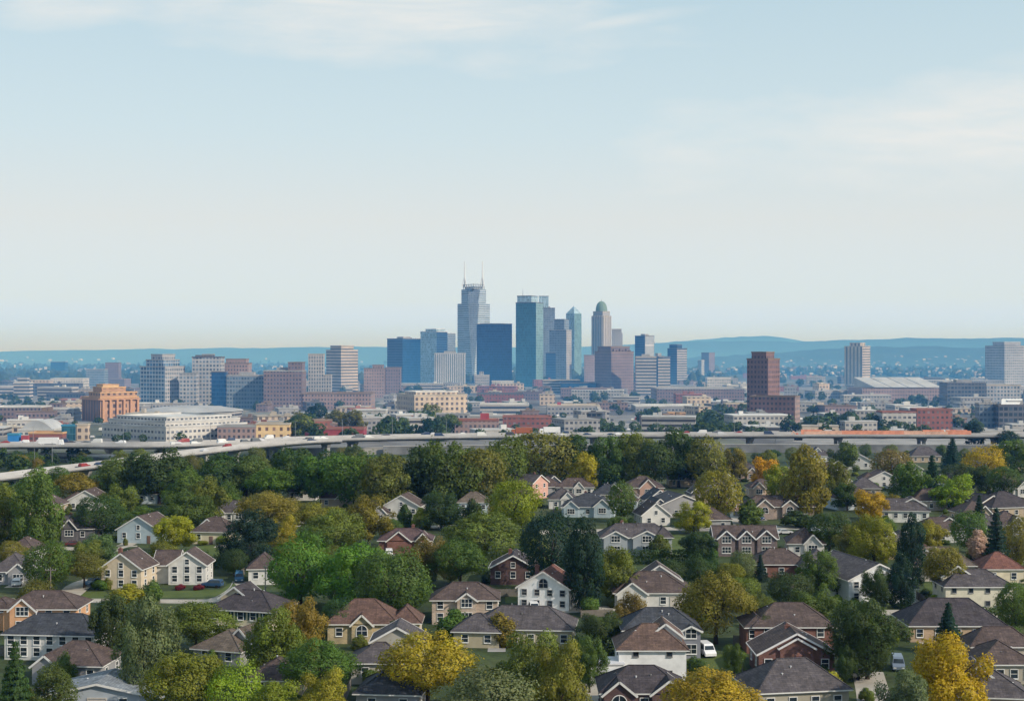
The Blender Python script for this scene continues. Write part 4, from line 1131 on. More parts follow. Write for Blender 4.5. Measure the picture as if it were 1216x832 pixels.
# ------------------------------------------------------------------ small things in the gardens
def shed(px, py):
    p = at(px, py); root = empty('garage_shed', p, R(4), 'white flat roofed garage shed left of the white walled house', 'garage')
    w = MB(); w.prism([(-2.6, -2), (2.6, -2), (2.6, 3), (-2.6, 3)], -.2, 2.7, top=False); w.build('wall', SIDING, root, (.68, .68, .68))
    r = MB(); r.box(-2.8, 2.8, -2.2, 3.2, 2.7, 2.95); r.build('roof', PAINT, root, (.6, .6, .62))
    d = MB()
    for k in range(4): d.box(-2.0, 2.0, -2.08, -1.98, .05 + .55 * k, .05 + .55 * k + .5)
    d.build('roller_door', PAINT, root, (.62, .64, .66))
shed(719, 806)
def bin_(px, py, col, label, group=None):
    root = empty('wheelie_bin', at(px, py), 0.3, label, 'bin', group)
    b = MB(); b.loft([(-.24, -.26), (.24, -.26), (.24, .26), (-.24, .26)], [(-.3, -.34), (.3, -.34), (.3, .34), (-.3, .34)], .06, 1.0); b.build('body', PAINT, root, col)
    l = MB(); l.loft([(-.32, -.37), (.32, -.37), (.32, .37), (-.32, .37)], [(-.27, -.3), (.27, -.3), (.27, .3), (-.27, .3)], 1.0, 1.09); l.build('lid', PAINT, root, col)
bin_(731, 806, (.01, .013, .02), 'dark wheelie bin beside the white garage shed')
bin_(893, 781, (.05, .15, .22), 'blue wheelie bin at the left wall of the red brick house')
def pool(px, py):
    root = empty('trampoline', at(px, py), 0, 'flat bright blue garden trampoline on the lawn at the lower left', 'trampoline')
    r = MB(); r.lathe([(1.75, .62), (2.0, .62), (2.0, .7), (1.75, .7)], 28); r.build('pad', PAINT, root, (.04, .2, .36))
    m = MB(); m.lathe([(1.75, .66), (0, .655)], 28); m.build('mat', PAINT, root, (.05, .19, .33))
    for k in range(6):
        a = k * math.pi / 3; l = MB(); l.tube([(1.9 * math.cos(a), 1.9 * math.sin(a), 0), (1.9 * math.cos(a), 1.9 * math.sin(a), .62)], [.04, .04], 6); l.build('leg', METAL, root)
pool(156, 813)
def pole(px, top, base, label, lamp=False, mat=WOODPOLE, name='utility_pole', cat='pole', z=0.0, arm=True):
    s = pxm(base, z); hgt = (base - top) / s; p = at(px, base, z)
    root = empty(name, p, 0, label, cat)
    m = MB(); m.tube([(0, 0, -.2), (0, 0, hgt)], [.16, .1], 8); m.build('pole', mat, root)
    a = MB()
    if lamp:
        a.tube([(0, 0, hgt - .15), (.9, 0, hgt + .25), (1.9, 0, hgt + .3)], [.06, .05, .04], 6); a.build('arm', METAL, root)
        l = MB(); l.box(1.5, 2.3, -.16, .16, hgt + .2, hgt + .36); l.build('lamp_head', METAL, root)
    elif arm:
        a.box(-1.1, 1.1, -.07, .07, hgt - .7, hgt - .55); a.build('crossarm', mat, root)
        for x in (-1, -.45, .45, 1):
            q = MB(); q.lathe([(.05, hgt - .55), (.07, hgt - .4), (.03, hgt - .3), (0, hgt - .29)], 6, x); q.build('insulator', PAINT, root, (.3, .3, .3))
    return root
pole(60, 673, 722, 'tall wooden pole beside the house with the sunlit orange side wall')
pole(315, 672, 716, 'grey street lamp pole behind the cream house with shutters', True, METAL, 'street_lamp', 'street lamp')
pole(596, 617, 668, 'thin street lamp behind the dark brick gabled house', True, METAL, 'street_lamp', 'street lamp')
def fence(px0, py0, px1, py1, h, label, mat=WOODPOLE):
    a, b = at(px0, py0), at(px1, py1); L = (b - a).length
    root = empty('garden_fence', a, math.atan2(b.y - a.y, b.x - a.x), label, 'fence')
    m = MB(); n = int(L / .16)
    for k in range(n): m.box(L * k / n, L * k / n + .14, -.015, .015, .05, h)
    m.build('slat_panel', mat, root)
    for k in range(int(L / 2.4) + 1):
        p = MB(); p.box(k * 2.4 - .06, k * 2.4 + .06, .016, .13, 0, h + .1); p.build('post', mat, root)
fence(588, 708, 626, 708, 1.6, 'brown garden fence between the tan house and the bright white house')
fence(126, 803, 136, 806, 1.5, 'short wooden fence behind the blue trampoline')
def drives():
    gg = random.Random(19); n = 0
    for i, (x, y, r) in enumerate(HOUSES):
        if y > 560 or gg.random() < .5: continue
        sd = gg.choice((-1, 1)); x0 = x + sd * (r * .55); w = gg.uniform(3, 4.6); y1 = y - 4.2; y0 = y1 - gg.uniform(4, 7)
        if any(abs(x0 - a) < w / 2 + .7 and abs((y0 + y1) / 2 - b) < q2 + .5 for a, b, q2 in TREES if q2 < 1.5): continue
        mb = MB(); mb.face([(x0 - w / 2, y0, .06), (x0 + w / 2, y0, .06), (x0 + w / 2, y1, .06), (x0 - w / 2, y1, .06)])
        tag(mb.build('driveway', gg.choice([PALEROAD, CONCRETE, ASPHALT])), kind='structure')
        if gg.random() < .45 and n < 14 and not any((x0 - a) ** 2 + (y0 + 2.5 - b) ** 2 < 6 for a, b, q2 in TREES):
            nm, c = gg.choice([('white', (.72, .72, .72)), ('silver', (.42, .43, .44)), ('black', (.02, .02, .022)), ('dark blue', (.03, .06, .14)), ('red', (.28, .03, .03))]); n += 1
            o = car(0, 0, gg.choice(['sedan', 'suv', 'suv']), c, gg.choice((-90, 90, -84, 96)), nm + ' car parked on a short drive beside a house', loc=(x0, y0 + 2.8, .065)); o['group'] = nm + ' cars on the house drives'
drives()
def back_fences():
    gg = random.Random(8); n = 0
    for (x, y, r) in HOUSES:
        if y > 470 or gg.random() < .45: continue
        for sd in (-1, 1):
            xx = x + sd * (r + gg.uniform(1.5, 3)); yy = y + gg.uniform(-1, 4)
            if any((xx - a) ** 2 + (yy + 3 - b) ** 2 < (q + .8) ** 2 for a, b, q in HOUSES): continue
            L = gg.uniform(6, 11); vert = gg.random() < .6
            root = empty('garden_fence', (xx, yy, 0), R(90) if vert else 0, 'weathered board fence between two back gardens', 'fence', 'weathered back garden fences')
            m = MB(); k = int(L / .2)
            for i in range(k): m.box(i * L / k, i * L / k + .17, -.015, .015, .05, 1.65)
            m.build('slat_panel', WOODPOLE, root)
            for i in range(int(L / 2.4) + 1):
                q = MB(); q.box(i * 2.4 - .06, i * 2.4 + .06, .016, .13, 0, 1.75); q.build('post', WOODPOLE, root)
            n += 1
            if n > 34: return
            break
back_fences()
fence(690, 733, 728, 731, 1.4, 'tan garden fence left of the brownish orange tree')
# ------------------------------------------------------------------ elevated highway
def Z(px, py, z): return at(px, py, z)
def deck_path(q): return smooth([Vector(at(x, y, z)) for x, y, z in q], 8)
def viaduct(q, width, label, piers, parcol=None):
    P = deck_path(q)
    root = empty('highway_viaduct', (0, 0, 0), 0, label, 'viaduct')
    dk, paA, paB, paC, rd, ln = MB(), MB(), MB(), MB(), MB(), MB(); Ls, Rs, Ns = [], [], []
    for i, p in enumerate(P):
        d = (P[min(i + 1, len(P) - 1)] - P[max(i - 1, 0)]); d.z = 0; d.normalize(); n = Vector((-d.y, d.x, 0))
        Ns.append(n); Ls.append(p + n * width / 2); Rs.append(p - n * width / 2)
    def off(i, o, z): v = P[i] + Ns[i] * o; return (v.x, v.y, v.z + z)
    hw = width / 2
    for i in range(len(P) - 1):
        j = i + 1
        def strip(mb, sec):
            for (o0, z0), (o1, z1) in zip(sec, sec[1:] + sec[:1]):
                mb.face([off(i, o0, z0), off(j, o0, z0), off(j, o1, z1), off(i, o1, z1)])
        strip(dk, [(-hw, -.1), (-hw, -.55), (-hw * .6, -1.6), (hw * .6, -1.6), (hw, -.55), (hw, -.1)])
        for sg, pa in ((-1, paA), (1, paB)):
            strip(pa, [(sg * hw, -.45), (sg * hw, .75), (sg * (hw - .4), .75), (sg * (hw - .6), -.1)])
        strip(paC, [(-.35, -.1), (-.2, .9), (.2, .9), (.35, -.1)])
        rd.face([off(i, -hw + .6, -.03), off(j, -hw + .6, -.03), off(j, hw - .6, -.03), off(i, hw - .6, -.03)])
        for o in (-hw * .62, -hw * .33, hw * .33, hw * .62):
            if i % 2 == 0: ln.face([off(i, o - .12, .0), off(j, o - .12, .0), off(j, o + .12, .0), off(i, o + .12, .0)])
    dk.build('deck', DARKCON, root); paA.build('parapet', PALECON, root); paB.build('parapet', PALECON, root); paC.build('median_barrier', PALECON, root); rd.build('roadway', PALEASPH, root); ln.build('lane_marking', WHITELINE, root)
    acc = 0
    for i in range(1, len(P)):
        acc += (P[i] - P[i - 1]).length
        if acc > piers and P[i].z > 3:
            acc = 0; m = MB(); p, n = P[i], Ns[i]; a = math.atan2(n.y, n.x)
            c, s_ = math.cos(a), math.sin(a)
            def rect(u, v, dx=0): return [(p.x + (x + dx) * c - y * s_, p.y + (x + dx) * s_ + y * c) for x, y in ((-u, -v), (u, -v), (u, v), (-u, v))]
            for dx in (-hw * .45, hw * .45): m.prism(rect(.8, .8, dx), -.3, p.z - 3.2)
            m.loft(rect(hw * .6, .7), rect(hw * .75, .9), p.z - 3.2, p.z - 1.62)
            m.build('pier', CONCRETE, root)
    return root, P, Ns
PALECON = m_plain('pale_parapet', (.40, .395, .39), .85, 0, .12, .75, 1.15)
PALEASPH = m_plain('worn_asphalt', (.15, .147, .145), .9, 0, .06, .75, 1.2)
vm, PM, NM = viaduct([(-170, 529.5, 8), (0, 528, 8), (90, 527.5, 8), (180, 528, 8), (260, 525.5, 8), (340, 522, 8), (430, 519.5, 8), (530, 517.5, 8), (650, 516.4, 8), (800, 515.8, 8), (950, 515.6, 8), (1150, 516, 8), (1420, 517, 8)], 24,
                     'long pale elevated highway crossing the whole picture behind the tree wall', 38)
vr, PR, NR = viaduct([(-150, 582, 5), (-60, 573, 5), (10, 565, 5.5), (80, 556, 6), (150, 547.5, 6.8), (205, 540, 7.4), (250, 534.5, 7.6), (300, 529, 7.7), (355, 524.3, 7.75), (400, 522.4, 7.8)], 13,
                     'curved highway ramp running down to the left edge', 30)
vi, PI_, NI = viaduct([(-20, 540.5, 3), (60, 540, 3), (120, 541, 3.5), (160, 544, 4.5), (180, 548, 5)], 8, 'small inner ramp looping under the left end of the highway', 40)

# retaining wall and light base strip below the deck
def wall_thing(q, h, mat, label, name='retaining_wall'):
    P = smooth([at(x, y) for x, y in q], 5); root = empty(name, (0, 0, 0), 0, label, 'wall'); m, c = MB(), MB()
    for a, b in zip(P[:-1], P[1:]):
        m.bar((a.x, a.y, h / 2 - .2), (b.x, b.y, h / 2 - .2), .5, h); c.bar((a.x, a.y, h), (b.x, b.y, h), .9, .35)
    m.build('wall_face', mat, root); c.build('coping', PALECON, root)
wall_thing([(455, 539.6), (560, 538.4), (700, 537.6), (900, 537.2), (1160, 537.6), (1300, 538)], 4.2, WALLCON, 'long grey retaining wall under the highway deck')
wall_thing([(310, 541), (380, 540), (470, 539), (560, 538.5)], 3.4, CONCRETE, 'pale low wall at the foot of the highway in the middle', 'low_wall')

# traffic
CARCOL = [(.7, .7, .7), (.5, .5, .52), (.05, .05, .06), (.03, .05, .1), (.25, .04, .04), (.6, .6, .58), (.12, .13, .14)]
def truck_mesh():
    b = MB(); b.box(-6, 2.8, -1.25, 1.25, 1.0, 3.8); b.loft([(3.0, -1.2), (5.2, -1.2), (5.2, 1.2), (3.0, 1.2)], [(3.0, -1.15), (4.7, -1.15), (4.7, 1.15), (3.0, 1.15)], .6, 2.9)
    b.box(-5.9, 5.0, -.5, .5, .55, .98)
    for x in (-5, -3.9, 2.2, 4.4):
        for y in (-1.1, 1.1): b.lathe([(.0, 0), (.48, 0), (.48, .9), (0, .9)], 8, x, y)
    return b.mesh('truck', CARPAINT)
TRUCK = truck_mesh()
g = random.Random(21)
def traffic(P, Nn, offs, n, kinds, trange):
    for k in range(n):
        i = g.randrange(*trange); o = g.choice(offs); d = (P[i + 1] - P[i])
        p = P[i] + d * g.random() + Nn[i] * o; tr = g.random() < .05 and P is PM
        rz = math.atan2(d.y, d.x) + (math.pi if o > 0 else 0); c = g.choice(CARCOL)
        if tr: ob = inst('truck', TRUCK, None, p, rz, col=g.choice([(.7, .7, .7), (.6, .58, .5), (.3, .1, .05)])); tag(ob, 'box truck driving along the elevated highway', 'truck', 'trucks on the highway')
        else:
            kd = g.choice(kinds); ob = inst('moving_car', CARS[kd][0]['body'], None, p, rz, col=c); tag(ob, 'small car driving along the elevated highway', 'car', 'cars on the highway')
traffic(PM, NM, (-8.5, -5.4, 5.4, 8.5), 60, ['sedan', 'suv', 'van'], (8, len(PM) - 10))
traffic(PR, NR, (-3.2, 3.2), 7, ['sedan', 'suv'], (6, len(PR) - 2))
# orange road works along the right half
ORANGE = m_plain('orange_mesh', (.68, .28, .17), .8, 0, .4, .7, 1.2)
def barrier_mesh(L, h):
    m = MB(); m.box(0, L, -.06, .06, .1, h)
    for k in range(int(L / 2) + 1): m.box(k * 2 - .05, k * 2 + .05, .061, .16, 0, h + .12)
    m.box(0, L, -.09, -.061, h - .16, h - .05)
    return m.mesh('barrier', ORANGE)
BAR = barrier_mesh(11, 2.7)
ORANGE = m_plain('faded_orange_mesh', (.66, .40, .29), .85, 0, .4, .7, 1.2); BARP = barrier_mesh(11, 2.2)
idx = [i for i, p in enumerate(PM) if 945 < p.x / p.y * F + CX < 1150]
pathpts = []; acc = 0; last = PM[idx[0]]; 
for i in idx[:-1]:
    d = PM[i + 1] - PM[i]; n = max(1, int(d.length / 11.3))
    for k in range(n):
        p = PM[i] + d * (k / n)
        for o in (-10.6, -3.0):
            q = p + NM[i] * o
            if g.random() < .16: continue
            ob = inst('safety_barrier', g.choice((BAR, BAR, BARP)), None, (q.x, q.y, q.z), math.atan2(d.y, d.x))
            tag(ob, 'orange mesh barrier panel in the road works row on the right of the highway', 'barrier', 'orange road works barriers')
def excavator():
    p = at(948, 523, 5.0); root = empty('excavator', p, R(200), 'small orange red works machine hanging at the start of the orange barriers', 'excavator')
    p.z = 5.0
    m = MB(); m.box(-1.5, 1.5, -1.1, 1.1, 1.2, 2.6); m.box(-1.6, -.6, -1.1, 1.1, 2.6, 3.1); m.build('body', ORANGE, root)
    c = MB(); c.loft([(.2, -.9), (1.5, -.9), (1.5, .5), (.2, .5)], [(.3, -.8), (1.2, -.8), (1.2, .4), (.3, .4)], 2.605, 4.0); c.build('cab', CARPAINT, root, (.55, .12, .05))
    a = MB(); a.bar((1.4, .8, 2.2), (3.4, .8, 5.2), .45); a.bar((3.4, .8, 5.2), (5.2, .8, 2.6), .35); a.build('arm', ORANGE, root)
    b = MB(); b.loft([(4.8, .3), (5.6, .3), (5.6, 1.3), (4.8, 1.3)], [(4.9, .5), (5.3, .5), (5.3, 1.1), (4.9, 1.1)], 1.6, 2.6); b.build('bucket', METAL, root)
    for y in (-1.0, 1.0):
        t = MB(); t.prism([(-1.7, y - .28), (1.7, y - .28), (1.7, y + .28), (-1.7, y + .28)], .2, 1.15, bottom=True); t.build('track', RUBBER, root)
excavator()
for (px, top, base, z, lab) in [(62, 525, 566, 0, 'tall pale mast left of the ramp in front of the highway'), (41, 532, 558, 0, 'shorter pale mast at the left in front of the highway'),
                          (921, 514, 535, 0, 'pale mast in front of the highway above the tall brownish olive tree')]:
    pole(px, top, base, lab, False, METAL, 'light_mast', 'mast', arm=False)
g2 = random.Random(9)
for k in range(6, len(PM) - 6, 5):
    p, n = PM[k], NM[k]
    root = empty('highway_lamp', (p.x, p.y, p.z), math.atan2(n.y, n.x), 'thin grey highway lamp standing on the deck', 'street lamp', 'highway lamps on the deck')
    m = MB(); m.tube([(0, 0, 0), (0, 0, 9)], [.12, .08], 6); m.build('pole', METAL, root)
    m = MB(); m.bar((-2, 0, 9), (2, 0, 9), .1); m.build('arm', METAL, root)
# ------------------------------------------------------------------ facades
FC = dict(
 navy=facade('dark_blue_curtain_wall', (.02, .075, .17), (.012, .055, .14), 1.6, 3.7, .9, .82, .12, .15, .0, .3),
 navyband=facade('dark_blue_banded_wall', (.03, .075, .145), (.01, .038, .10), 30, 3.7, .99, .62, .15, .1, 0, .4),
 light=facade('pale_blue_glass_wall', (.34, .44, .50), (.25, .37, .44), 1.7, 3.7, .86, .75, .18, .2),
 tower=facade('grey_banded_wall', (.40, .455, .50), (.12, .18, .24), 24, 3.6, .99, .42, .2, .2),
 teal=facade('teal_glass_wall', (.04, .135, .175), (.026, .11, .16), 1.6, 3.8, .9, .85, .1, .12),
 teal_sunside=facade('sun_side_teal_glass_wall', (.19, .29, .31), (.14, .25, .28), 1.6, 3.8, .9, .85, .15, .1),  # teal glass with sunlight on the right face put into its colour
 ribs=facade('white_ribbed_wall', (.50, .51, .52), (.08, .12, .17), 2.4, 60, .5, .97, .25, .1),
 greyb=facade('grey_blue_wall', (.19, .23, .28), (.07, .11, .16), 2.6, 3.6, .7, .55, .2, .3),
 stone=facade('pale_stone_wall', (.37, .355, .35), (.07, .09, .12), 2.6, 3.6, .48, .62, .3, .3),
 brown=facade('brown_brick_grid_wall', (.20, .15, .155), (.05, .055, .08), 2.8, 3.5, .5, .5, .3, .4),
 rbrown=facade('red_brown_grid_wall', (.19, .115, .11), (.045, .04, .055), 2.8, 3.5, .48, .5, .3, .4),
 pink=facade('pinkish_brick_wall', (.30, .215, .20), (.09, .085, .10), 2.8, 3.5, .5, .5, .3, .4),
 band=facade('pale_banded_wall', (.37, .35, .34), (.06, .075, .10), 40, 3.7, .995, .52, .2, .2),
 tan=facade('tan_banded_wall', (.43, .37, .31), (.10, .10, .115), 30, 3.7, .99, .48, .25, .2),
 tanrib=facade('tan_ribbed_wall', (.46, .39, .29), (.15, .15, .14), 5.5, 90, .45, .98, .4, .2),
 blugrid=facade('blue_grid_wall', (.34, .38, .42), (.035, .085, .15), 3.4, 3.7, .72, .68, .12, .5),
 whtgrid=facade('whitish_grid_wall', (.36, .36, .37), (.09, .12, .16), 3.2, 3.6, .58, .55, .2, .5),
 cream=facade('cream_window_wall', (.50, .405, .31), (.13, .11, .105), 4.2, 4.0, .5, .55, .3, .4),
 yellow=facade('yellow_window_wall', (.66, .47, .25), (.16, .10, .08), 4.2, 4.2, .4, .5, .3, .4),
 orange=facade('orange_brick_wall', (.27, .145, .10), (.08, .05, .045), 4.4, 40, .55, .97, .4, .3),
 orangew=facade('orange_window_wall', (.38, .225, .14), (.08, .055, .05), 4.4, 4.6, .5, .6, .4, .3),
 white=facade('white_low_wall', (.47, .455, .43), (.12, .13, .15), 3.2, 3.4, .6, .42, .2, .6),
 grey=facade('grey_low_wall', (.28, .28, .29), (.07, .08, .10), 3, 3.4, .6, .42, .25, .5),
 dkgrey=facade('dark_low_wall', (.10, .105, .12), (.03, .045, .065), 3.2, 3.8, .75, .6, .15, .5),
 redb=facade('red_low_wall', (.24, .09, .075), (.09, .08, .085), 3, 3.4, .5, .45, .3, .6),
 pale=facade('pale_low_wall', (.36, .35, .335), (.10, .11, .13), 3.0, 3.4, .6, .42, .2, .6),
 parking=facade('parking_deck_wall', (.34, .33, .32), (.045, .045, .05), 40, 3.2, .99, .5, .8, .0),
)
ROOFC = dict(w=(.50, .50, .49), g=(.30, .30, .30), d=(.12, .12, .125), r=(.26, .12, .095), b=(.20, .15, .12), o=(.48, .30, .16), t=(.05, .22, .34), c=(.42, .38, .32))
BUILD = []   # footprints, for keeping the fill out

def turn(poly, a): return [(x * math.cos(a) - y * math.sin(a), x * math.sin(a) + y * math.cos(a)) for x, y in poly]

class Tower:
    """near corner at (px, base); left face wl px wide, right face wr px wide; heights given as the photo row of the top"""
    def __init__(s, name, label, cat, px, base, wl, wr, group=None):
        s.s = pxm(base); s.base = base
        p = at(px, base)
        if wl == 0:   # flat on: px is the left end of the front
            s.b = 0.0; s.Lr = wr / s.s; s.Ll = s.Lr * .7
        else:
            b = min(R(68), max(R(18), math.atan2(wl, wr))); s.b = b
            s.Lr = wr / s.s / math.cos(b); s.Ll = wl / s.s / math.sin(b)
        s.root = empty(name, p, s.b, label, cat, group)
        n = max(s.Lr, s.Ll) / 2
        c, q = math.cos(s.b), math.sin(s.b)
        BUILD.append((p.x, p.y, s.b, s.Lr, s.Ll))
    def z(s, py): return (s.base - py) / s.s
    def block(s, top, mat, bot=None, fx=(0, 1), fy=(0, 1), roof='g', part='wall', parapet=True, mat_r=None):
        """a storey block on the fraction fx of the right side and fy of the left side"""
        z0 = -.3 if bot is None else s.z(bot); z1 = s.z(top)
        x0, x1, y0, y1 = fx[0] * s.Lr, fx[1] * s.Lr, fy[0] * s.Ll, fy[1] * s.Ll
        m = MB(); m.prism([(x0, y0), (x1, y0), (x1, y1), (x0, y1)], z0, z1, 0, top=False)
        if mat_r is not None:
            m.mi[0] = 1
            m.build(part, [FC[mat], FC[mat_r]], s.root)
        else: m.build(part, FC[mat], s.root)
        r = MB(); e = .25
        if parapet and (x1 - x0) > 4 and (y1 - y0) > 4:
            for q in ((x0 - e, x1 + e, y0 - e, y0 + .4), (x0 - e, x1 + e, y1 - .4, y1 + e), (x0 - e, x0 + .4, y0 + .41, y1 - .41), (x1 - .4, x1 + e, y0 + .41, y1 - .41)):
                r.box(q[0], q[1], q[2], q[3], z1 + .003, z1 + 1.0)
        r.face([(x0 + .02, y0 + .02, z1), (x1 - .02, y0 + .02, z1), (x1 - .02, y1 - .02, z1), (x0 + .02, y1 - .02, z1)])
        r.build('roof', ROOFGREY, s.root, ROOFC[roof])
        return x0, x1, y0, y1, z1
    def plant(s, top_h=3.5, fx=(.3, .7), fy=(.3, .7), top=None, col='g'):
        z0 = s.z(top); m = MB(); m.box(fx[0] * s.Lr, fx[1] * s.Lr, fy[0] * s.Ll, fy[1] * s.Ll, z0 + .01, z0 + top_h)
        for k in range(3): m.box((fx[0] + .05) * s.Lr + k * 2.5, (fx[0] + .05) * s.Lr + k * 2.5 + 1.6, fy[0] * s.Ll - 3, fy[0] * s.Ll - 1, z0 + .01, z0 + 1.6)
        m.build('roof_plant', ROOFGREY, s.root, ROOFC[col])

def T(name, label, px, base, wl, wr, top, mat, roof='g', plant=True, mat_r=None, cat='building', pf=((.3, .7), (.3, .7)), ph=3.5):
    t = Tower(name, label, cat, px, base, wl, wr)
    t.block(top, mat, roof=roof, mat_r=mat_r)
    if plant: t.plant(ph, pf[0], pf[1], top)
    return t

def skyline():
    # --- centre, from left to right
    t = T('office_tower', 'dark blue glass office tower at the left end of the central skyline', 478, 459.5, 20, 20, 402.5, 'navyband', 'd', mat_r='navy')
    t.plant(2.5, (.5, .95), (.5, .95), 402.5, 'd')
    t = Tower('office_tower', 'pale blue glass tower with lower darker right wing, right of the dark blue one', 'building', 518.5, 456, 20, 12)
    t.block(394, 'light', roof='w', mat_r='navyband'); t.block(391, 'light', 394.4, (.1, .95), (.1, .75), 'w')
    t.block(396, 'greyb', None, (1.001, 1.75), (0, .8), 'g')
    t = T('office_tower', 'whitish ribbed office block in front of the pale blue glass tower', 516, 464.5, 0, 36, 420, 'ribs', 'w')
    # main tower, tapered facets
    s = pxm(453.5); p = at(562, 453.5); w = 39 / s / 2 / math.cos(R(45)) * 1.0
    root = empty('antenna_skyscraper', p, R(45), 'tallest grey banded skyscraper with two white antennas and a dark glass wedge', 'skyscraper')
    BUILD.append((p.x, p.y, R(45), w, w)); zz = lambda py: (453.5 - py) / s
    def faceted(L, z0, z1, c0, c1, inset=0.0):
        """square on its corner, the near corner cut into a wedge that widens from c0 to c1"""
        m = MB(); gl = MB(); a, e = inset, L - inset
        B = [(a + c0, a), (e, a), (e, e), (a, e), (a, a + c0)]; U = [(a + c1, a), (e, a), (e, e), (a, e), (a, a + c1)]
        u = 0
        for k in range(4):
            b0, b1, u1, u0 = B[k], B[k + 1], U[k + 1], U[k]; ln = L - 2 * inset
            m.face([(*b0, z0), (*b1, z0), (*u1, z1), (*u0, z1)], [(u, z0), (u + ln, z0), (u + ln, z1), (u, z1)])
        m.face([(*q, z1) for q in U])
        m.build('wall', FC['tower'], root)
        gl.face([(*B[4], z0), (*B[0], z0), (*U[0], z1), (*U[4], z1)]); gl.build('glass_wedge', FC['greyb'], root)
    L = w * 1.0
    c = lambda q: L * q
    faceted(L, -.3, zz(360), c(.04), c(.34)); faceted(L, zz(360) + .01, zz(343), c(.28), c(.40), L * .12)
    m = MB(); q0, q1 = L * .24, L * .80
    m.prism([(q0, q0), (q1, q0), (q1, q1), (q0, q1)], zz(343) + .01, zz(339.5), 0); m.build('crown', FC['tower'], root)
    m = MB(); k0, k1 = L * .2, L * .84
    for i in range(7):
        u = k0 + (k1 - k0) * i / 6
        m.box(u - .4, u + .4, k0 - .4, k0 + .4, zz(343), zz(336.5)); m.box(k0 - .4, k0 + .4, u - .4, u + .4, zz(343) + .2, zz(336.7))
    m.bar((k0, k0, zz(337.2)), (k1, k0, zz(337.2)), .8); m.bar((k0, k0 + .9, zz(337.2)), (k0, k1, zz(337.2)), .8)
    m.build('crown_railing', METAL, root)
    for fx, fy in ((.24, .80), (.78, .24)):
        m = MB(); x, y = L * fx, L * fy
        m.tube([(x, y, zz(340)), (x, y, zz(328)), (x, y, zz(309))], [1.6, 1.2, .6], 6)
        for a in range(3):
            ca, sa = math.cos(a * 2.09 + .5) * 4.2, math.sin(a * 2.09 + .5) * 4.2
            m.tube([(x + ca, y + sa, zz(339)), (x, y, zz(326))], [.7, .5], 5)
        m.build('antenna', WHITELINE, root)
    T('office_tower', 'plain dark blue slab tower standing in front of the antenna skyscraper', 566, 458.5, 0, 42, 385, 'navy', 'd', pf=((.1, .8), (.3, .6)), ph=1.6)
    t = T('low_block', 'small cream building with a stepped top at the foot of the dark blue slab', 564, 463.5, 0, 17, 446, 'stone', 'w', False); t.block(441, 'stone', 446.4, (.3, .6), (.3, .6), 'w')
    T('low_block', 'white low block right of the small cream stepped building', 584, 463.5, 0, 26, 453, 'white', 'w', False)
    # teal pair
    t = Tower('glass_skyscraper', 'tall teal glass skyscraper with paler sunlit right face and raised back cap', 'skyscraper', 636.5, 459.5, 24, 9)
    t.block(359.5, 'teal', roof='d', mat_r='teal_sunside'); t.block(351.5, 'light', 359.9, (.05, .95), (.25, .95), 'd', 'crown')  # right face painted paler for the sunlight on it
    m = MB(); m.tube([(t.Lr * .4, t.Ll * .8, t.z(352)), (t.Lr * .4, t.Ll * .8, t.z(341))], [.4, .15], 5); m.build('antenna', METAL, t.root)
    t = T('office_tower', 'slim blue striped tower directly behind the teal glass skyscraper', 640, 453.5, 0, 19, 366, 'greyb', 'd'); t.block(352, 'light', 366.4, (0, .6), (0, 1), 'd')
    t = Tower('office_tower', 'stepped grey blue tower with pale right face between the teal and the pointed towers', 'building', 672.5, 457, 20, 7)
    t.block(392, 'greyb', roof='g', mat_r='stone'); t.block(379.5, 'greyb', 392.4, (0, .9), (.12, .7), 'd')
    T('office_tower', 'low dark blue grey block at the foot of the stepped grey blue tower', 648, 459, 0, 12, 419, 'navyband', 'd', False)
    t = Tower('pointed_skyscraper', 'pale blue glass skyscraper with pyramid top', 'skyscraper', 682, 452.5, 9.5, 9)
    t.block(372, 'light', roof='w', parapet=False, mat_r='teal_sunside')
    m = MB(); a, b = t.Lr, t.Ll
    m.loft([(0, 0), (a, 0), (a, b), (0, b)], [(a * .44, b * .44), (a * .56, b * .44), (a * .56, b * .56), (a * .44, b * .56)], t.z(372) + .02, t.z(364)); m.build('spire', FC['light'], t.root)
    m = MB(); m.tube([(a / 2, b / 2, t.z(364)), (a / 2, b / 2, t.z(361.5))], [.5, .1], 5); m.build('finial', METAL, t.root)
    # art deco tower
    t = Tower('domed_skyscraper', 'stone art deco skyscraper with a green domed top', 'skyscraper', 716, 452.5, 13, 11)
    t.block(376, 'stone', roof='c'); t.block(370, 'stone', 376.3, (.08, .92), (.08, .92), 'c')
    a, b = t.Lr, t.Ll; r = a * .40
    m = MB()
    for k in range(5):
        for (x, y) in ((a * (k + .5) / 5, -.01), (-.01, b * (k + .5) / 5)):
            m.box(x - .8, x + .8, y - .8, y + .8, 0, t.z(374.5))
    m.build('stone_rib', STUCCO, t.root, (.46, .42, .38))
    m = MB(); prof = [(r * 1.02, t.z(370) + .02), (r * 1.02, t.z(367))] + [(r * math.cos(u), t.z(367) + (t.z(357) - t.z(367)) * math.sin(u)) for u in [i * math.pi / 2 / 7 for i in range(1, 7)]] + [(0, t.z(357))]
    m.lathe(prof, 20, a * .5, b * .5); m.build('dome', COPPER, t.root)
    m = MB(); m.tube([(a / 2, b / 2, t.z(357.2)), (a / 2, b / 2, t.z(354.5))], [.45, .1], 5); m.build('finial', METAL, t.root)
    t = T('apartment_tower', 'pale stone side tower stepping down right of the domed skyscraper', 727, 453.5, 0, 11, 391, 'stone', 'c', False); t.block(395, 'stone', None, (1.01, 1.12), (.2, .9), 'c')
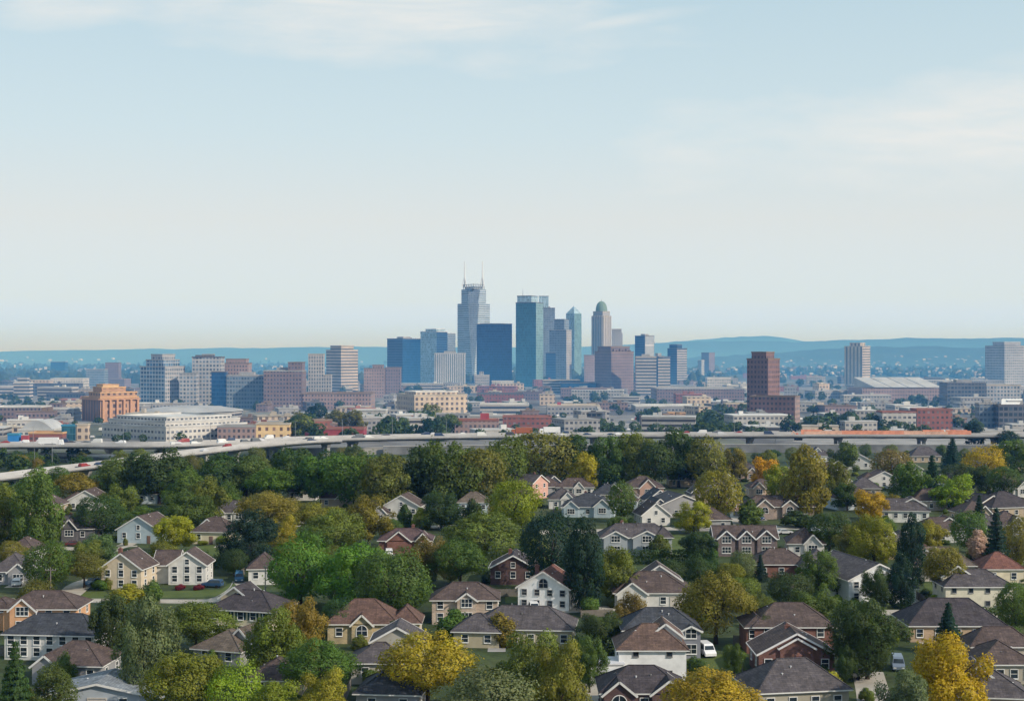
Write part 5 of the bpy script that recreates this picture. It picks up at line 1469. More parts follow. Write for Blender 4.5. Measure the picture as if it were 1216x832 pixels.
    t = Tower('apartment_block', 'massive brown purple brick block right of centre', 'building', 726, 469, 18, 28)
    t.block(418, 'brown', roof='b'); t.block(412, 'brown', 418.4, (.05, .9), (.1, .9), 'b')
    for k in range(6):
        t.block(414.5 + (k % 2), 'brown', 418.4, (.12 + .14 * k, .18 + .14 * k), (.0, .08), 'b', 'turret', False)
    T('apartment_block', 'faint pinkish block left of the massive brown purple block', 694, 457, 0, 15, 422, 'pink', 'b', False)
    t = T('office_tower', 'blue grey cube shaped tower with pale right face behind the banded block', 766, 456, 11, 12, 399, 'navyband', 'd', mat_r='ribs')
    t = T('office_block', 'pale banded office block right of the massive brown purple block', 755.5, 470, 0, 24, 424, 'band', 'c')
    t = T('office_block', 'dark fronted banded block between the two banded offices', 781.5, 466, 3, 15, 424, 'navy', 'd', mat_r='band', pf=((.0, .3), (.1, .9)), ph=5)
    t = T('office_tower', 'dark topped tower with pale banded right face at the right end of the central skyline', 804, 456, 10, 13, 414, 'navyband', 'd', mat_r='band'); t.block(409.5, 'navyband', 414.4, (.1, .6), (.1, .9), 'd')
    t = T('apartment_tower', 'small far brownish tower right of the central skyline', 842, 447, 8, 8, 419, 'brown', 'b', False)
    T('apartment_tower', 'small far pale tower beside the far brownish one', 833, 449, 4, 4, 428, 'whtgrid', 'w', False)
    T('office_block', 'long dark blue glass podium left of the massive brown purple block', 666, 468.5, 0, 42, 455, 'navy', 'd', False)
    T('parking_garage', 'banded pale parking deck below the stepped grey blue tower', 645, 467, 0, 44, 452, 'parking', 'c', False)
    # --- right
    t = Tower('brick_tower', 'reddish brown brick tower with stepped top standing alone right of centre', 'building', 912, 503.5, 22, 18)
    t.block(427, 'rbrown', roof='b'); t.block(419, 'rbrown', 427.3, (.12, .8), (.15, .85), 'b')
    t = Tower('brick_block', 'reddish brown block with sunlit right end at the foot of the lone brick tower', 'building', 944, 507, 50, 12)
    t.b = t.b; t.block(472, 'rbrown', roof='b', mat_r='pink')  # sunlit right end put into the colour with paler pink brick
    t = T('apartment_tower', 'tan high rise standing alone near the right, left face ribbed', 1024, 459.5, 18, 14, 411.5, 'tanrib', 'c', False, mat_r='tan'); t.block(407.5, 'tanrib', 411.9, (.2, .8), (.2, .8), 'c')
    t = T('office_tower', 'grey grid tower cut by the right edge', 1193, 461, 12, 34, 411, 'whtgrid', 'g'); t.block(406.5, 'whtgrid', 411.3, (.15, .8), (.2, .8), 'w')
    t = Tower('exhibition_hall', 'long pink brick hall with white sloping roof panels, below the tan high rise', 'hall', 1024, 475, 0, 102)
    t.block(461, 'pink', roof='b', parapet=False)
    m = MB(); n = 4
    for k in range(n):
        x0, x1 = t.Lr * (.16 + .2 * k), t.Lr * (.16 + .2 * k) + t.Lr * .185
        z = t.z(461)
        m.face([(x0, 4, z + 1), (x1, 4, z + 1), (x1 - 14, 40, z + 11), (x0 - 14, 40, z + 11)])
        m.face([(x1, 4, z + 1), (x1 - 14, 40, z + .5), (x1 - 14, 40, z + 11)])
        m.face([(x0, 4, z + 1), (x0 - 14, 40, z + 11), (x0 - 14, 40, z + .5)])
    m.build('roof_panel', PALEROOF, t.root)
    T('office_block', 'dark blue office block in front of the hall with white roof panels', 1125, 482, 0, 46, 455.5, 'dkgrey', 'd')
    T('office_block', 'paler grid extension right of the dark blue office block', 1172, 480, 0, 40, 458, 'whtgrid', 'c', False)
    T('apartment_block', 'white balconied apartment block with red roof in the lower right of the city', 1048, 511, 0, 40, 490, 'white', 'r', False)
    T('apartment_block', 'red brick and pale apartment block right of the white balconied one', 1089, 511, 0, 42, 487, 'redb', 'r', False)
    t = T('apartment_block', 'grey ribbed block left of the dark modern block at the right edge', 1163, 508, 0, 22, 480, 'greyb', 'g')
    t = T('office_block', 'dark modern block at the right edge with black upper storeys', 1186, 509, 0, 46, 482, 'dkgrey', 'd')
    m = MB(); m.face([(2, 1, t.z(480)), (14, 1, t.z(480)), (20, 12, t.z(474)), (6, 12, t.z(474))]); m.face([(6, 12, t.z(474)), (20, 12, t.z(474)), (20, 12, t.z(482)), (6, 12, t.z(482))]); m.build('roof_canopy', WHITELINE, t.root)
    T('warehouse', 'long low white roofed depot left of the lone brick tower', 755, 489, 0, 92, 483, 'grey', 'w', False)
    T('warehouse', 'pink cream low block touching the lone brick tower on its left', 862, 494, 0, 30, 480, 'pink', 'c', False)
    T('office_block', 'white low rise with dark window bands right of the far small towers', 840, 462, 0, 28, 449, 'white', 'w', False)
    T('office_block', 'long grey brown low rise behind the white roofed depot', 780, 477, 0, 104, 462, 'brown', 'g', False)
    # --- left
    t = Tower('brick_palace', 'orange brick building with pillared front and stepped golden roof', 'building', 119, 501, 33, 37)
    t.block(473, 'orange', roof='o', mat_r='orangew')  # shaded left and sunlit right put into two brick colours
    t.block(467, 'orangew', 473.3, (.0, .96), (.0, .62), 'o', 'upper_storey'); t.block(461, 'orangew', 467.3, (.08, .7), (.08, .55), 'o', 'upper_storey'); t.block(458, 'yellow', 461.3, (.14, .55), (.14, .48), 'o', 'upper_storey')
    m = MB(); L = t.Lr
    for k in range(6): m.box(L * (.04 + .18 * k), L * (.04 + .18 * k) + 1.6, -1.5, -.01, 0, t.z(475))
    m.box(-.8, L + .8, -1.6, -.02, t.z(475) + .01, t.z(473.4)); m.box(-1.6, -.02, -.8, t.Ll + .8, t.z(475) + .01, t.z(473.4))
    m.build('pillar', STUCCO, t.root, (.48, .27, .16))
    t = Tower('office_tower', 'rounded blue grid tower with stepped top at the left', 'building', 196, 483, 34, 16)
    t.block(436, 'blugrid', roof='g', mat_r='whtgrid'); t.block(428, 'blugrid', 436.3, (.05, .85), (.1, .8), 'g'); t.block(421.5, 'whtgrid', 428.3, (.12, .75), (.2, .65), 'g')
    T('office_block', 'grey grid annex right of the rounded blue grid tower', 213, 483, 0, 20, 444, 'whtgrid', 'g', False)
    t = T('apartment_tower', 'pale grid slab tower left of the bow topped block', 228, 482, 0, 34, 424.5, 'whtgrid', 'd'); t.plant(2.5, (.1, .7), (.1, .6), 424.5, 'd')
    t = T('apartment_block', 'pinkish bow topped block right of the pale grid slab tower', 263, 480, 0, 32, 432, 'pink', 'b', False); t.block(427, 'pink', 432.3, (.15, .9), (.1, .9), 'b')
    T('office_block', 'plain dark blue slab in front of the bow topped block', 251, 485, 0, 17, 442, 'navy', 'd', False)
    T('office_block', 'blue grey window grid block right of the plain dark blue slab', 269, 485, 0, 44, 446.5, 'greyb', 'g')
    t = T('apartment_block', 'broad dusky brown grey block left of the tan banded tower', 313, 486, 0, 46, 441, 'brown', 'g'); t.block(431, 'brown', 441.3, (.62, .98), (.1, .9), 'b')
    t = T('apartment_tower', 'slender stepped stone tower left of the tan banded tower', 366, 478, 0, 18, 421, 'stone', 'c', False); t.block(446, 'stone', None, (1.01, 1.5), (0, .8), 'c')
    t = T('office_tower', 'tan banded tower with pinkish cap left of the central skyline', 405, 466.5, 20, 18, 416, 'tan', 'c', False); t.block(411, 'tan', 416.3, (.12, .85), (.12, .85), 'c')
    t = T('apartment_block', 'pinkish twin brick block just left of the dark blue office tower', 432, 472, 0, 25, 438, 'pink', 'b', False); t.block(434, 'pink', 438.3, (.4, .9), (.2, .8), 'b')
    T('apartment_block', 'right half of the pinkish twin block, slightly lower and browner', 457.6, 472, 0, 18, 437, 'brown', 'b', False)
    T('office_block', 'long low brown grey building with windows below the tan banded tower', 358, 486, 0, 82, 468, 'pink', 'b', False)
    t = Tower('office_block', 'long cream building with rows of small windows left of centre', 'building', 492, 495, 26, 62); t.block(470, 'cream', roof='c')
    t.block(466.5, 'cream', 470.3, (.1, .9), (.2, .8), 'w')
    t = Tower('sports_arena', 'low oval arena with grey roof in front of the rounded blue grid tower', 'arena', 212, 497, 0, 10)
    cx, cy, ra, rb = 0, 45, 61 / t.s, 42
    def oval(f, n=40): return [(cx + ra * f * math.cos(6.2832 * k / n), cy + rb * f * math.sin(6.2832 * k / n)) for k in range(n)]
    m = MB(); m.prism(oval(1), -.3, t.z(490), top=False); m.build('wall', FC['parking'], t.root)
    m = MB(); m.loft(oval(1.03), oval(1.0), t.z(490), t.z(489), cap=False); m.loft(oval(1.0), oval(.6), t.z(489), t.z(485.5), cap=False); m.loft(oval(.6), oval(.2), t.z(485.5), t.z(484)); m.build('roof', ROOFGREY, t.root, (.36, .37, .38))
    BUILD.append((t.root.location.x - 55, t.root.location.y, 0.0, 110, 90))
    t = Tower('convention_hall', 'very long white hall with stepped roofs just behind the highway at the left', 'hall', 197, 524, 98, 78)
    t.block(508, 'white', roof='w'); t.block(502, 'white', 508.3, (.04, .96), (.06, .95), 'w'); t.block(498, 'white', 502.3, (.1, .9), (.12, .9), 'w')
    T('office_block', 'yellow low building with windows behind the highway', 304, 522, 0, 40, 504, 'yellow', 'c', False)
    T('office_block', 'brownish grey low building between the white hall and the yellow building', 258, 522, 0, 46, 507, 'pink', 'g', False)
    T('warehouse', 'brown flat warehouse at the left edge in front of the red roofs', -10, 500, 0, 58, 484, 'brown', 'w', False)
    T('warehouse', 'grey flat hall right of the brown flat warehouse', 48, 499, 0, 40, 486, 'grey', 'w', False)
    t = T('apartment_block', 'white stepped block at the far left with banded floors', 16, 474, 0, 19, 455, 'band', 'w', False); t.block(450, 'band', 455.3, (.2, .8), (.2, .8), 'w')
    T('apartment_block', 'low white banded wing at the left edge', -8, 472, 0, 24, 459, 'band', 'w', False)
    T('office_block', 'cream low far building left of the orange brick building', 34, 466, 0, 24, 452, 'cream', 'c', False)
    T('office_block', 'white far low rise behind the orange brick building', 60, 464, 0, 38, 450, 'white', 'w', False)
    T('apartment_tower', 'small far dark tower at the left below the hills', 60, 447, 0, 17, 430, 'navy', 'd', False)
    T('apartment_tower', 'grey far tower behind the orange brick building', 102, 458, 0, 22, 439, 'greyb', 'g', False)
    T('apartment_tower', 'brownish far tower right of the grey far one', 125, 457, 0, 16, 431, 'brown', 'b', False)
    t = T('dome_hall', 'low white arched hall at the left behind the highway', 22, 518, 0, 42, 511, 'white', 'w', False, cat='hall')
    m = MB(); n = 10; Lr, Ll = t.Lr, 26.0
    arc = [(Lr * k / n, t.z(511) + .02 + (t.z(499) - t.z(511)) * math.sin(math.pi * k / n)) for k in range(n + 1)]
    for (x0, z0), (x1, z1) in zip(arc[:-1], arc[1:]): m.face([(x0, .2, z0), (x1, .2, z1), (x1, Ll, z1), (x0, Ll, z0)])
    m.face([(x, .2, z) for x, z in arc]); m.build('arched_roof', PALEROOF, t.root)
    T('warehouse', 'long low orange red shed behind the highway at the left', 34, 524, 0, 40, 515, 'redb', 'o', False)
    T('container_stack', 'bright blue box building behind the highway at the far left', 9, 525, 0, 13, 516.5, 'bluebox', 't', False)
    T('container_stack', 'small magenta red box building right of the bright blue one', 25, 525, 0, 8, 517, 'redbox', 'r', False)
    T('office_block', 'teal roofed glass hall between the orange red shed and the white hall', 73, 523, 0, 18, 506, 'teal', 't', False)
    T('office_block', 'small cream tower block right of the teal roofed hall', 90, 523, 0, 14, 505, 'cream', 'c', False)
    t = T('brick_block', 'brick red building half hidden in trees behind the highway', 373, 521, 10, 20, 500, 'redb', 'b', False)
    T('red_shed', 'long bright red shed beside the brick red building', 384, 523, 0, 48, 510, 'redbox', 'r', False)
    T('red_kiosk', 'small bright red hut left of the brick red building', 362, 523, 0, 9, 513, 'redbox', 'r', False)
    t = T('market_hall', 'red roofed low hall right of the trees, left of centre', 540, 516, 0, 52, 500, 'pink', 'r', False)
    t.block(491, 'redbox', 500.3, (.58, .78), (.3, .5), 'r', 'tower')
    T('market_hall', 'second red roofed hall right of the first', 597, 512, 0, 58, 496, 'redb', 'r', False)
    T('warehouse', 'white banded low building behind the second red roofed hall', 570, 492, 0, 58, 481, 'band', 'w', False)
    T('warehouse', 'dull red long building behind the white banded low building', 566, 479, 0, 56, 468, 'redb', 'd', False)
    T('office_block', 'small orange brick building among the trees right of centre', 794, 501, 0, 20, 491, 'orangew', 'o', False)
    T('market_hall', 'red grey low building with chimney like red tower right of centre', 650, 493, 0, 62, 482, 'grey', 'c', False).block(478, 'redbox', 482.3, (.2, .27), (.4, .6), 'r', 'tower')

PALEROOF = m_plain('pale_metal_roof', (.42, .43, .44), .7, 0, .08, .75, 1.15)
COPPER = m_plain('green_copper', (.16, .24, .19), .7, 0, .1)
FC['bluebox'] = m_plain('blue_panel', (.03, .20, .50), .6, 0, .2, .8, 1.1)
FC['redbox'] = m_plain('red_panel', (.34, .06, .065), .6, 0, .2, .7, 1.2)
skyline()

# ------------------------------------------------------------------ low blocks of the city floor
g = random.Random(3)
FILL = [('pale', 'w', 'pale flat roofed commercial block on the city floor', 'pale low commercial blocks of the city floor'),
        ('grey', 'g', 'grey flat roofed commercial block on the city floor', 'grey low commercial blocks of the city floor'),
        ('redb', 'r', 'red roofed low block on the city floor', 'red low blocks of the city floor'),
        ('brown', 'b', 'brown brick low block on the city floor', 'brown low blocks of the city floor'),
        ('cream', 'c', 'cream low block on the city floor', 'cream low blocks of the city floor'),
        ('dkgrey', 'd', 'dark glass low block on the city floor', 'dark low blocks of the city floor'),
        ('parking', 'w', 'open parking deck with pale bands on the city floor', 'pale parking decks of the city floor')]
def inside(x, y, m):
    for (bx, by, b, a1, a2) in BUILD:
        dx, dy = x - bx, y - by; u, v = dx * math.cos(b) + dy * math.sin(b), -dx * math.sin(b) + dy * math.cos(b)
        if -m < u < a1 + m and -m < v < a2 + m: return True
    return False
n = 0; tries = 0
FILLB = []
while n < 300 and tries < 20000:
    tries += 1
    py = g.uniform(455, 520) if g.random() < .75 else g.uniform(443, 470)
    px = g.uniform(-80, 1296); p = at(px, py); sc = pxm(py)
    w, d = g.uniform(9, 30) if g.random() < .75 else g.uniform(30, 50), g.uniform(9, 26)
    if p.y > 1500: w *= 1.3
    hgt = g.choice([3.5, 4, 4.5, 5, 6, 7, 8, 10]) * (1 if p.y < 1400 else 1.35)
    if p.y < 830: continue
    c = (p.x, p.y + d / 2)
    if inside(c[0], c[1], max(w, d) * .55 + 2): continue
    if any(abs(c[0] - x) < (w + ww) / 2 + 3 and abs(c[1] - y) < (d + dd) / 2 + 3 for x, y, ww, dd in FILLB): continue
    kk = g.uniform(.7, 1.15)
    k = g.choices(range(7), [4, 5, 2, 3.2, 2, 2.2, 2.5])[0]
    mat, rf, lab, grp = FILL[k]
    rz = g.choice([0, 0, .12, -.15, .3])
    m = MB(); m.prism([(-w/2, -d/2), (w/2, -d/2), (w/2, d/2), (-w/2, d/2)], -.3, hgt, 0, top=False)
    o = m.build('low_building', FC[mat]); o.location = (c[0], c[1], 0); o.rotation_euler = (0, 0, rz)
    tag(o, lab, 'building', grp)
    r = MB(); r.box(-w/2 - .3, w/2 + .3, -d/2 - .3, d/2 + .3, hgt, hgt + .6)
    for q in range(g.randrange(1, 4)):
        x, y = g.uniform(-.35, .3) * w, g.uniform(-.3, .2) * d; r.box(x, x + g.uniform(2, 5), y, y + 3, hgt + .6, hgt + g.uniform(1.6, 3.2))
    r.build('roof', ROOFGREY, o, tuple(v * kk for v in ROOFC[rf]))
    FILLB.append((c[0], c[1], w, d)); n += 1

# ------------------------------------------------------------------ city trees
BELT = [(166, 300, 518, 524, 'in front of the white hall'), ]
def city_tree(px, py, hpx, wpx, k, col, label, group):
    s = pxm(py); p = at(px, py); return tree(p, hpx / s, wpx / s, k, col, label, group)
g = random.Random(77)
CAND = []
def belt(x0, x1, y0, y1, n, hp, label, group, cols='dg dg mg bg ol'):
    for k in range(n):
        px, py = g.uniform(x0, x1), g.uniform(y0, y1)
        hpx = g.uniform(*hp); p = at(px, py)
        if inside(p.x, p.y, 3) or any(abs(p.x - x) < w / 2 + 2 and abs(p.y - y) < d / 2 + 2 for x, y, w, d in FILLB): continue
        CAND.append((hpx, px, py, hpx * g.uniform(.85, 1.3), g.choice('RRRTSG'), g.choice(cols.split()), label, group))
belt(345, 540, 505, 524, 46, (17, 30), 'tree of the dense grove behind the highway left of centre', 'grove trees behind the highway left of centre')
belt(540, 660, 514, 523, 12, (9, 14), 'small tree behind the highway below the red roofed halls', 'small trees below the red roofed halls')
belt(650, 830, 511, 521, 30, (10, 17), 'tree of the low belt behind the highway right of centre', 'belt trees behind the highway right of centre')
belt(826, 1050, 505, 521, 48, (13, 23), 'tree of the belt behind the highway around the lone brick tower', 'belt trees around the lone brick tower')
belt(690, 780, 493, 506, 8, (9, 14), 'tree between the low blocks right of centre', 'trees between the low blocks right of centre')
belt(826, 900, 490, 500, 9, (13, 18), 'dark tree left of the lone brick tower', 'dark trees left of the lone brick tower')
belt(1004, 1126, 478, 484, 16, (8, 12), 'dark tree in the row before the hall with white roof panels', 'row of trees before the hall with white roof panels')
belt(1040, 1180, 508, 520, 16, (10, 18), 'tree around the apartment blocks at the lower right of the city', 'trees around the lower right apartment blocks')
belt(960, 1050, 490, 506, 10, (9, 14), 'tree on the city floor right of the lone brick tower', 'city floor trees right of the lone brick tower')
belt(118, 170, 521, 527, 5, (8, 13), 'small tree in front of the long white hall', 'small trees before the long white hall')
belt(198, 262, 520, 526, 5, (11, 16), 'dark tree before the right half of the long white hall', 'dark trees before the right half of the white hall')
belt(-20, 44, 552, 566, 9, (16, 24), 'dark tree under the left end of the ramp', 'dark trees under the left end of the ramp')
belt(44, 110, 545, 556, 8, (10, 20), 'dark tree inside the ramp loop', 'dark trees inside the ramp loop')
belt(-20, 160, 462, 478, 20, (5, 10), 'small dark far tree between the low blocks at the left', 'far small trees at the left of the city')
belt(780, 1216, 456, 474, 40, (4, 9), 'small dark far tree between the low blocks at the right', 'far small trees at the right of the city')
belt(-20, 1236, 458, 512, 420, (5, 12), 'small tree between low blocks of the city floor', 'small trees between the low blocks')
belt(300, 700, 474, 500, 14, (5, 10), 'small tree between the low blocks below the skyline', 'small trees below the skyline')

# the largest stand alone, the many small ones behind them are one mass
CAND.sort(key=lambda c: -c[0])
room = 296 - sum(1 for o in C.objects if o.type == 'EMPTY' and o.name.startswith('broadleaf_tree'))
for hpx, px, py, wpx, k, col, lab, grp in CAND[:room]: city_tree(px, py, hpx, wpx, k, col, lab, grp)
Vs, Ts, Qs = [], [], []
for j, (hpx, px, py, wpx, k, col, lab, grp) in enumerate(CAND[room:]):
    s = pxm(py); p = at(px, py); kd = KIND[k]
    V, Tn, Q = leaf_cloud(900 + j, lobes_for(kd, 60 + j % 9), 420, .085)
    Vs.append(V * (wpx / s, wpx / s, hpx / s) + np.array([p.x, p.y, 0])); Ts.append(Tn); Qs.append(Q)
o = D.objects.new('city_greenery', cloud_mesh('city_greenery', np.concatenate(Vs), np.concatenate(Ts), np.concatenate(Qs))); link(o); o.color = (*COL['dg'], 1)
tag(o, 'mass of small dark trees scattered between the low blocks of the city', 'trees', None, 'stuff')

# ------------------------------------------------------------------ parked cars on the city floor
g = random.Random(41); ncar = 0
for k in range(330):
    px, py = g.uniform(-10, 1226), g.uniform(482, 524); p = at(px, py)
    if p.y < 830 or inside(p.x, p.y, 5): continue
    if any(abs(p.x - x) < w / 2 + 4 and abs(p.y - y) < d / 2 + 4 for x, y, w, d in FILLB): continue
    for j in range(3):
        kd = g.choice(['sedan', 'suv', 'van'])
        if ncar >= 295: break
        ncar += 1; o = inst('parked_car', CARS[kd][0]['body'], None, (p.x + j * 2.9, p.y, .02), R(90), col=g.choice(CARCOL))
        tag(o, 'tiny car parked between the low blocks behind the highway', 'car', 'cars parked on the city floor')
# ------------------------------------------------------------------ hills and the wooded far plain
def prof(seed, amp, base):
    gg = random.Random(seed); ph = [(gg.uniform(.0004, .0035), gg.uniform(0, 6.28), gg.random()) for _ in range(9)]
    return lambda x: base + amp * sum(a * math.sin(f * x + p) / (1 + f * 900) for f, p, a in ph)
def ridge(name, y0, y1, topf, mat, half, n=260):
    m = D.meshes.new(name); xs = np.linspace(-half, half, n); rows = []
    us = [0, .12, .25, .4, .55, .7, .82, .92, 1.0, 1.1, 1.3]
    V = []
    gg = np.random.default_rng(int(y0))
    for u in us:
        for x in xs:
            t = topf(x); k = min(u, 1) ; s = (math.sin((k - .5) * math.pi) + 1) / 2
            z = -4 + (t + 4) * s if u <= 1 else t - (u - 1) * 60
            z += (gg.normal(0, 1.6) if 0 < u < 1.2 else 0) + (8 * math.sin(x * .004 + u * 7) * s * (1 - s))
            V.append((x, y0 + (y1 - y0) * u, z))
    Fc = [(i * n + j, i * n + j + 1, (i + 1) * n + j + 1, (i + 1) * n + j) for i in range(len(us) - 1) for j in range(n - 1)]
    m.from_pydata(V, [], Fc); m.materials.append(mat); m.polygons.foreach_set('use_smooth', [True] * len(Fc)); m.update()
    o = D.objects.new(name, m); link(o); tag(o, kind='structure'); return o
def m_hill():
    t = NT('wooded_hill'); p = t.pos(); n = t.noise(p, .006, 8, .72)
    c = t.ramp(n, [(.35, (.014, .038, .032)), (.55, (.028, .055, .04)), (.72, (.06, .085, .06))])  # woodland greens with the blue of the haze mixed in
    t.bsdf(c, .95, bump=t.noise(p, .03, 6, .7), bs=.9, bd=6)
    return t.m
HILL = m_hill()
def ztop(px_py, Dd):   # list of (px, py) -> function of x at distance Dd
    X = [(px - CX) / F * Dd for px, py in px_py]; Zv = [H + (YH - py) * Dd / F for px, py in px_py]
    return lambda x: float(np.interp(x, X, Zv)) + 1.6 * math.sin(x * .013) + 1.1 * math.sin(x * .031 + 1)
ridge('hills', 5200, 9000, ztop([(-300, 420), (0, 418.5), (60, 416), (120, 415.5), (200, 414.5), (260, 413.5), (330, 413), (400, 411.5), (470, 412.5), (600, 413), (690, 412), (760, 408), (800, 406), (870, 404.5), (940, 406), (1000, 404), (1080, 401.5), (1150, 402), (1216, 401), (1500, 400)], 9000), HILL, 6500)
ridge('distant_hills', 10500, 14000, ztop([(-300, 424), (700, 418), (790, 407), (830, 403), (880, 399.5), (910, 399), (945, 405), (1000, 412), (1500, 412)], 14000), HILL, 9500)
ridge('near_hills', 3400, 5000, ztop([(-300, 434), (300, 432), (760, 434), (830, 424), (900, 419), (950, 416.5), (1000, 413.5), (1040, 411), (1110, 411.5), (1150, 414), (1216, 409), (1500, 404)], 5000), HILL, 3800)

# far woods: a mass nobody could count
def woods(seed, n, y0, y1, zf, name, label, big):
    gg = np.random.default_rng(seed)
    yy = 1 / gg.uniform(1 / y1, 1 / y0, n); xx = gg.uniform(-.42, .42, n) * yy
    cl = np.sin(xx * .006 + 1) + np.sin(yy * .004 + xx * .002) + gg.normal(0, .6, n)
    ok = cl > -.25; xx, yy = xx[ok], yy[ok]; V = []; Fs = []; Tt = []
    base = np.array([(math.cos(a) * q, math.sin(a) * q, z) for z, q in ((0, .7), (.35, 1), (.75, .7)) for a in np.linspace(0, 6.283, 7)[:-1]] + [(0, 0, 1.0)])
    tri = [(r * 6 + k, r * 6 + (k + 1) % 6, (r + 1) * 6 + (k + 1) % 6, (r + 1) * 6 + k) for r in range(2) for k in range(6)]
    cap = [(12 + k, 12 + (k + 1) % 6, 18) for k in range(6)]
    for i, (x, y) in enumerate(zip(xx, yy)):
        r = gg.uniform(4, 8) * big; h = gg.uniform(8, 14) * big ** .5; q = base * (r, r, h) * (1 + gg.normal(0, .16, base.shape)) + (x, y, zf(x, y))
        o = len(V); V += q.tolist(); Fs += [tuple(o + v for v in f) for f in tri + cap]
    m = D.meshes.new(name); m.from_pydata(V, [], Fs); m.materials.append(WOODM); m.update()
    ob = D.objects.new(name, m); link(ob); tag(ob, label, 'woodland', None, 'stuff'); return ob
def m_wood():
    t = NT('far_woods'); p = t.pos()
    c = t.ramp(t.noise(p, .03, 3), [(.3, (.016, .032, .018)), (.6, (.034, .052, .022)), (.8, (.062, .068, .028))])
    t.bsdf(c, .9); return t.m
WOODM = m_wood()
woods(1, 4200, 2250, 5200, lambda x, y: 0, 'woodland', 'dark far woodland filling the plain between the city and the hills', 1.5)

# far suburbs: pale specks in the woods and on the slopes
dg = bpy.context.evaluated_depsgraph_get()
g = random.Random(15); far = []
FARM = MB(); FARM.prism([(-.5, -.5), (.5, -.5), (.5, .5), (-.5, .5)], -.4, 1, 0, top=False)
FARM.face([(-.55, -.55, 1), (.55, -.55, 1), (.55, 0, 1.45), (-.55, 0, 1.45)], None, 1); FARM.face([(.55, .55, 1), (-.55, .55, 1), (-.55, 0, 1.45), (.55, 0, 1.45)], None, 1)
FARM.face([(-.5, -.5, 1), (-.5, 0, 1.42), (-.5, .5, 1)], None, 0); FARM.face([(.5, -.5, 1), (.5, .5, 1), (.5, 0, 1.42)], None, 0)
FARMESH = FARM.mesh('far_house', [PAINT, ROOFGREY])
CL = [(30, 432, 60, 8), (130, 440, 80, 8), (320, 436, 60, 8), (610, 440, 60, 8), (880, 440, 70, 10), (960, 433, 60, 6), (1090, 428, 70, 8), (1150, 435, 80, 8), (1040, 442, 90, 8), (1190, 440, 40, 8), (300, 446, 60, 6)]
nf = 0
while nf < 190:
    cx_, cy_, sx, sy = g.choice(CL)
    px, py = g.gauss(cx_, sx), g.gauss(cy_, sy * .5)
    if not (-30 < px < 1246) or py < 421 or py > 456: continue
    dirv = Vector(((px - CX) / F, 1, (YH - py) / F)).normalized()
    hit, loc, nrm, _, ob, _ = scene.ray_cast(dg, Vector((0, 0, H)), dirv)
    if not hit or loc.y < 2300 or ob.name.split('.')[0] not in ('ground', 'near_hills', 'hills', 'woodland'): continue
    s = loc.y / F; w = g.uniform(1.3, 4.5) * s; hh_ = g.uniform(.8, 1.8) * s
    o = inst('far_house', FARMESH, None, (loc.x, loc.y - 4, max(0, loc.z - 2)), g.uniform(-.6, .6), (w, min(w, 12) , hh_), g.choice([(.42, .42, .41), (.36, .33, .30), (.5, .49, .48), (.25, .23, .22)]))
    tag(o, 'tiny pale house among the woods below the hills', 'house', 'far pale houses below the hills'); nf += 1

# ------------------------------------------------------------------ haze
hz = MB(); hz.box(-9500, 9500, -300, 15500, -30, 216)
t = NT('haze'); vs = t.n('ShaderNodeVolumeScatter'); vs.inputs['Color'].default_value = HAZE_COL; vs.inputs['Density'].default_value = HAZE_D
vs.inputs['Anisotropy'].default_value = 0.0
sp_ = t.n('ShaderNodeSeparateXYZ'); t.l(t.pos(), sp_.inputs[0])      # density shaped by distance, thinned near so the suburb keeps its contrast
fall = t.math('POWER', 2.718, t.math('MULTIPLY', t.math('MAXIMUM', sp_.outputs['Z'], 0.0), -1 / 85))
near = t.ramp(t.math('MULTIPLY_ADD', sp_.outputs['Y'], 1 / 650, -HAZE_Y0 / 650), [(0, .10), (1, 1)])
den = t.math('MULTIPLY', t.math('MULTIPLY', fall, near), HAZE_D)
t.l(den, vs.inputs['Density'])
t.l(vs.outputs[0], t.out.inputs['Volume'])
tag(hz.build('haze', t.m), kind='structure')

# ------------------------------------------------------------------ sky, sun, camera
sun_az, sun_el = R(SUN_AZ), R(SUN_EL)     # azimuth from +Y clockwise
sv = Vector((math.sin(sun_az) * math.cos(sun_el), math.cos(sun_az) * math.cos(sun_el), math.sin(sun_el)))
w = D.worlds.new('World'); scene.world = w; w.use_nodes = True
nt = w.node_tree; nt.nodes.clear(); N = lambda k: nt.nodes.new(k)
out, bg, sky = N('ShaderNodeOutputWorld'), N('ShaderNodeBackground'), N('ShaderNodeTexSky')
sky.sky_type = 'NISHITA'; sky.sun_disc = False; sky.sun_elevation = sun_el; sky.sun_rotation = sun_az
sky.air_density = 1.0; sky.dust_density = DUST; sky.ozone_density = 1.6
L = nt.links.new
def vmath(op, a, b=None, sc=None):
    x = N('ShaderNodeVectorMath'); x.operation = op; L(a, x.inputs[0])
    if b is not None: (L(b, x.inputs[1]) if hasattr(b, 'is_output') else setattr(x.inputs[1], 'default_value', b))
    if sc is not None: x.inputs['Scale'].default_value = sc
    return x.outputs['Value'] if op == 'LENGTH' else x.outputs[0]
def fmath(op, a, b=0.0, clamp=False):
    x = N('ShaderNodeMath'); x.operation = op; x.use_clamp = clamp
    for s_, v in zip(x.inputs, (a, b)): (L(v, s_) if hasattr(v, 'is_output') else setattr(s_, 'default_value', v))
    return x.outputs[0]
def wramp(f, stops):
    x = N('ShaderNodeValToRGB'); e = x.color_ramp.elements
    while len(e) < len(stops): e.new(.5)
    for q, (p, c) in zip(e, stops): q.position = p; q.color = (*c, 1) if isinstance(c, tuple) else (c, c, c, 1)
    L(f, x.inputs[0]); return x.outputs[0]
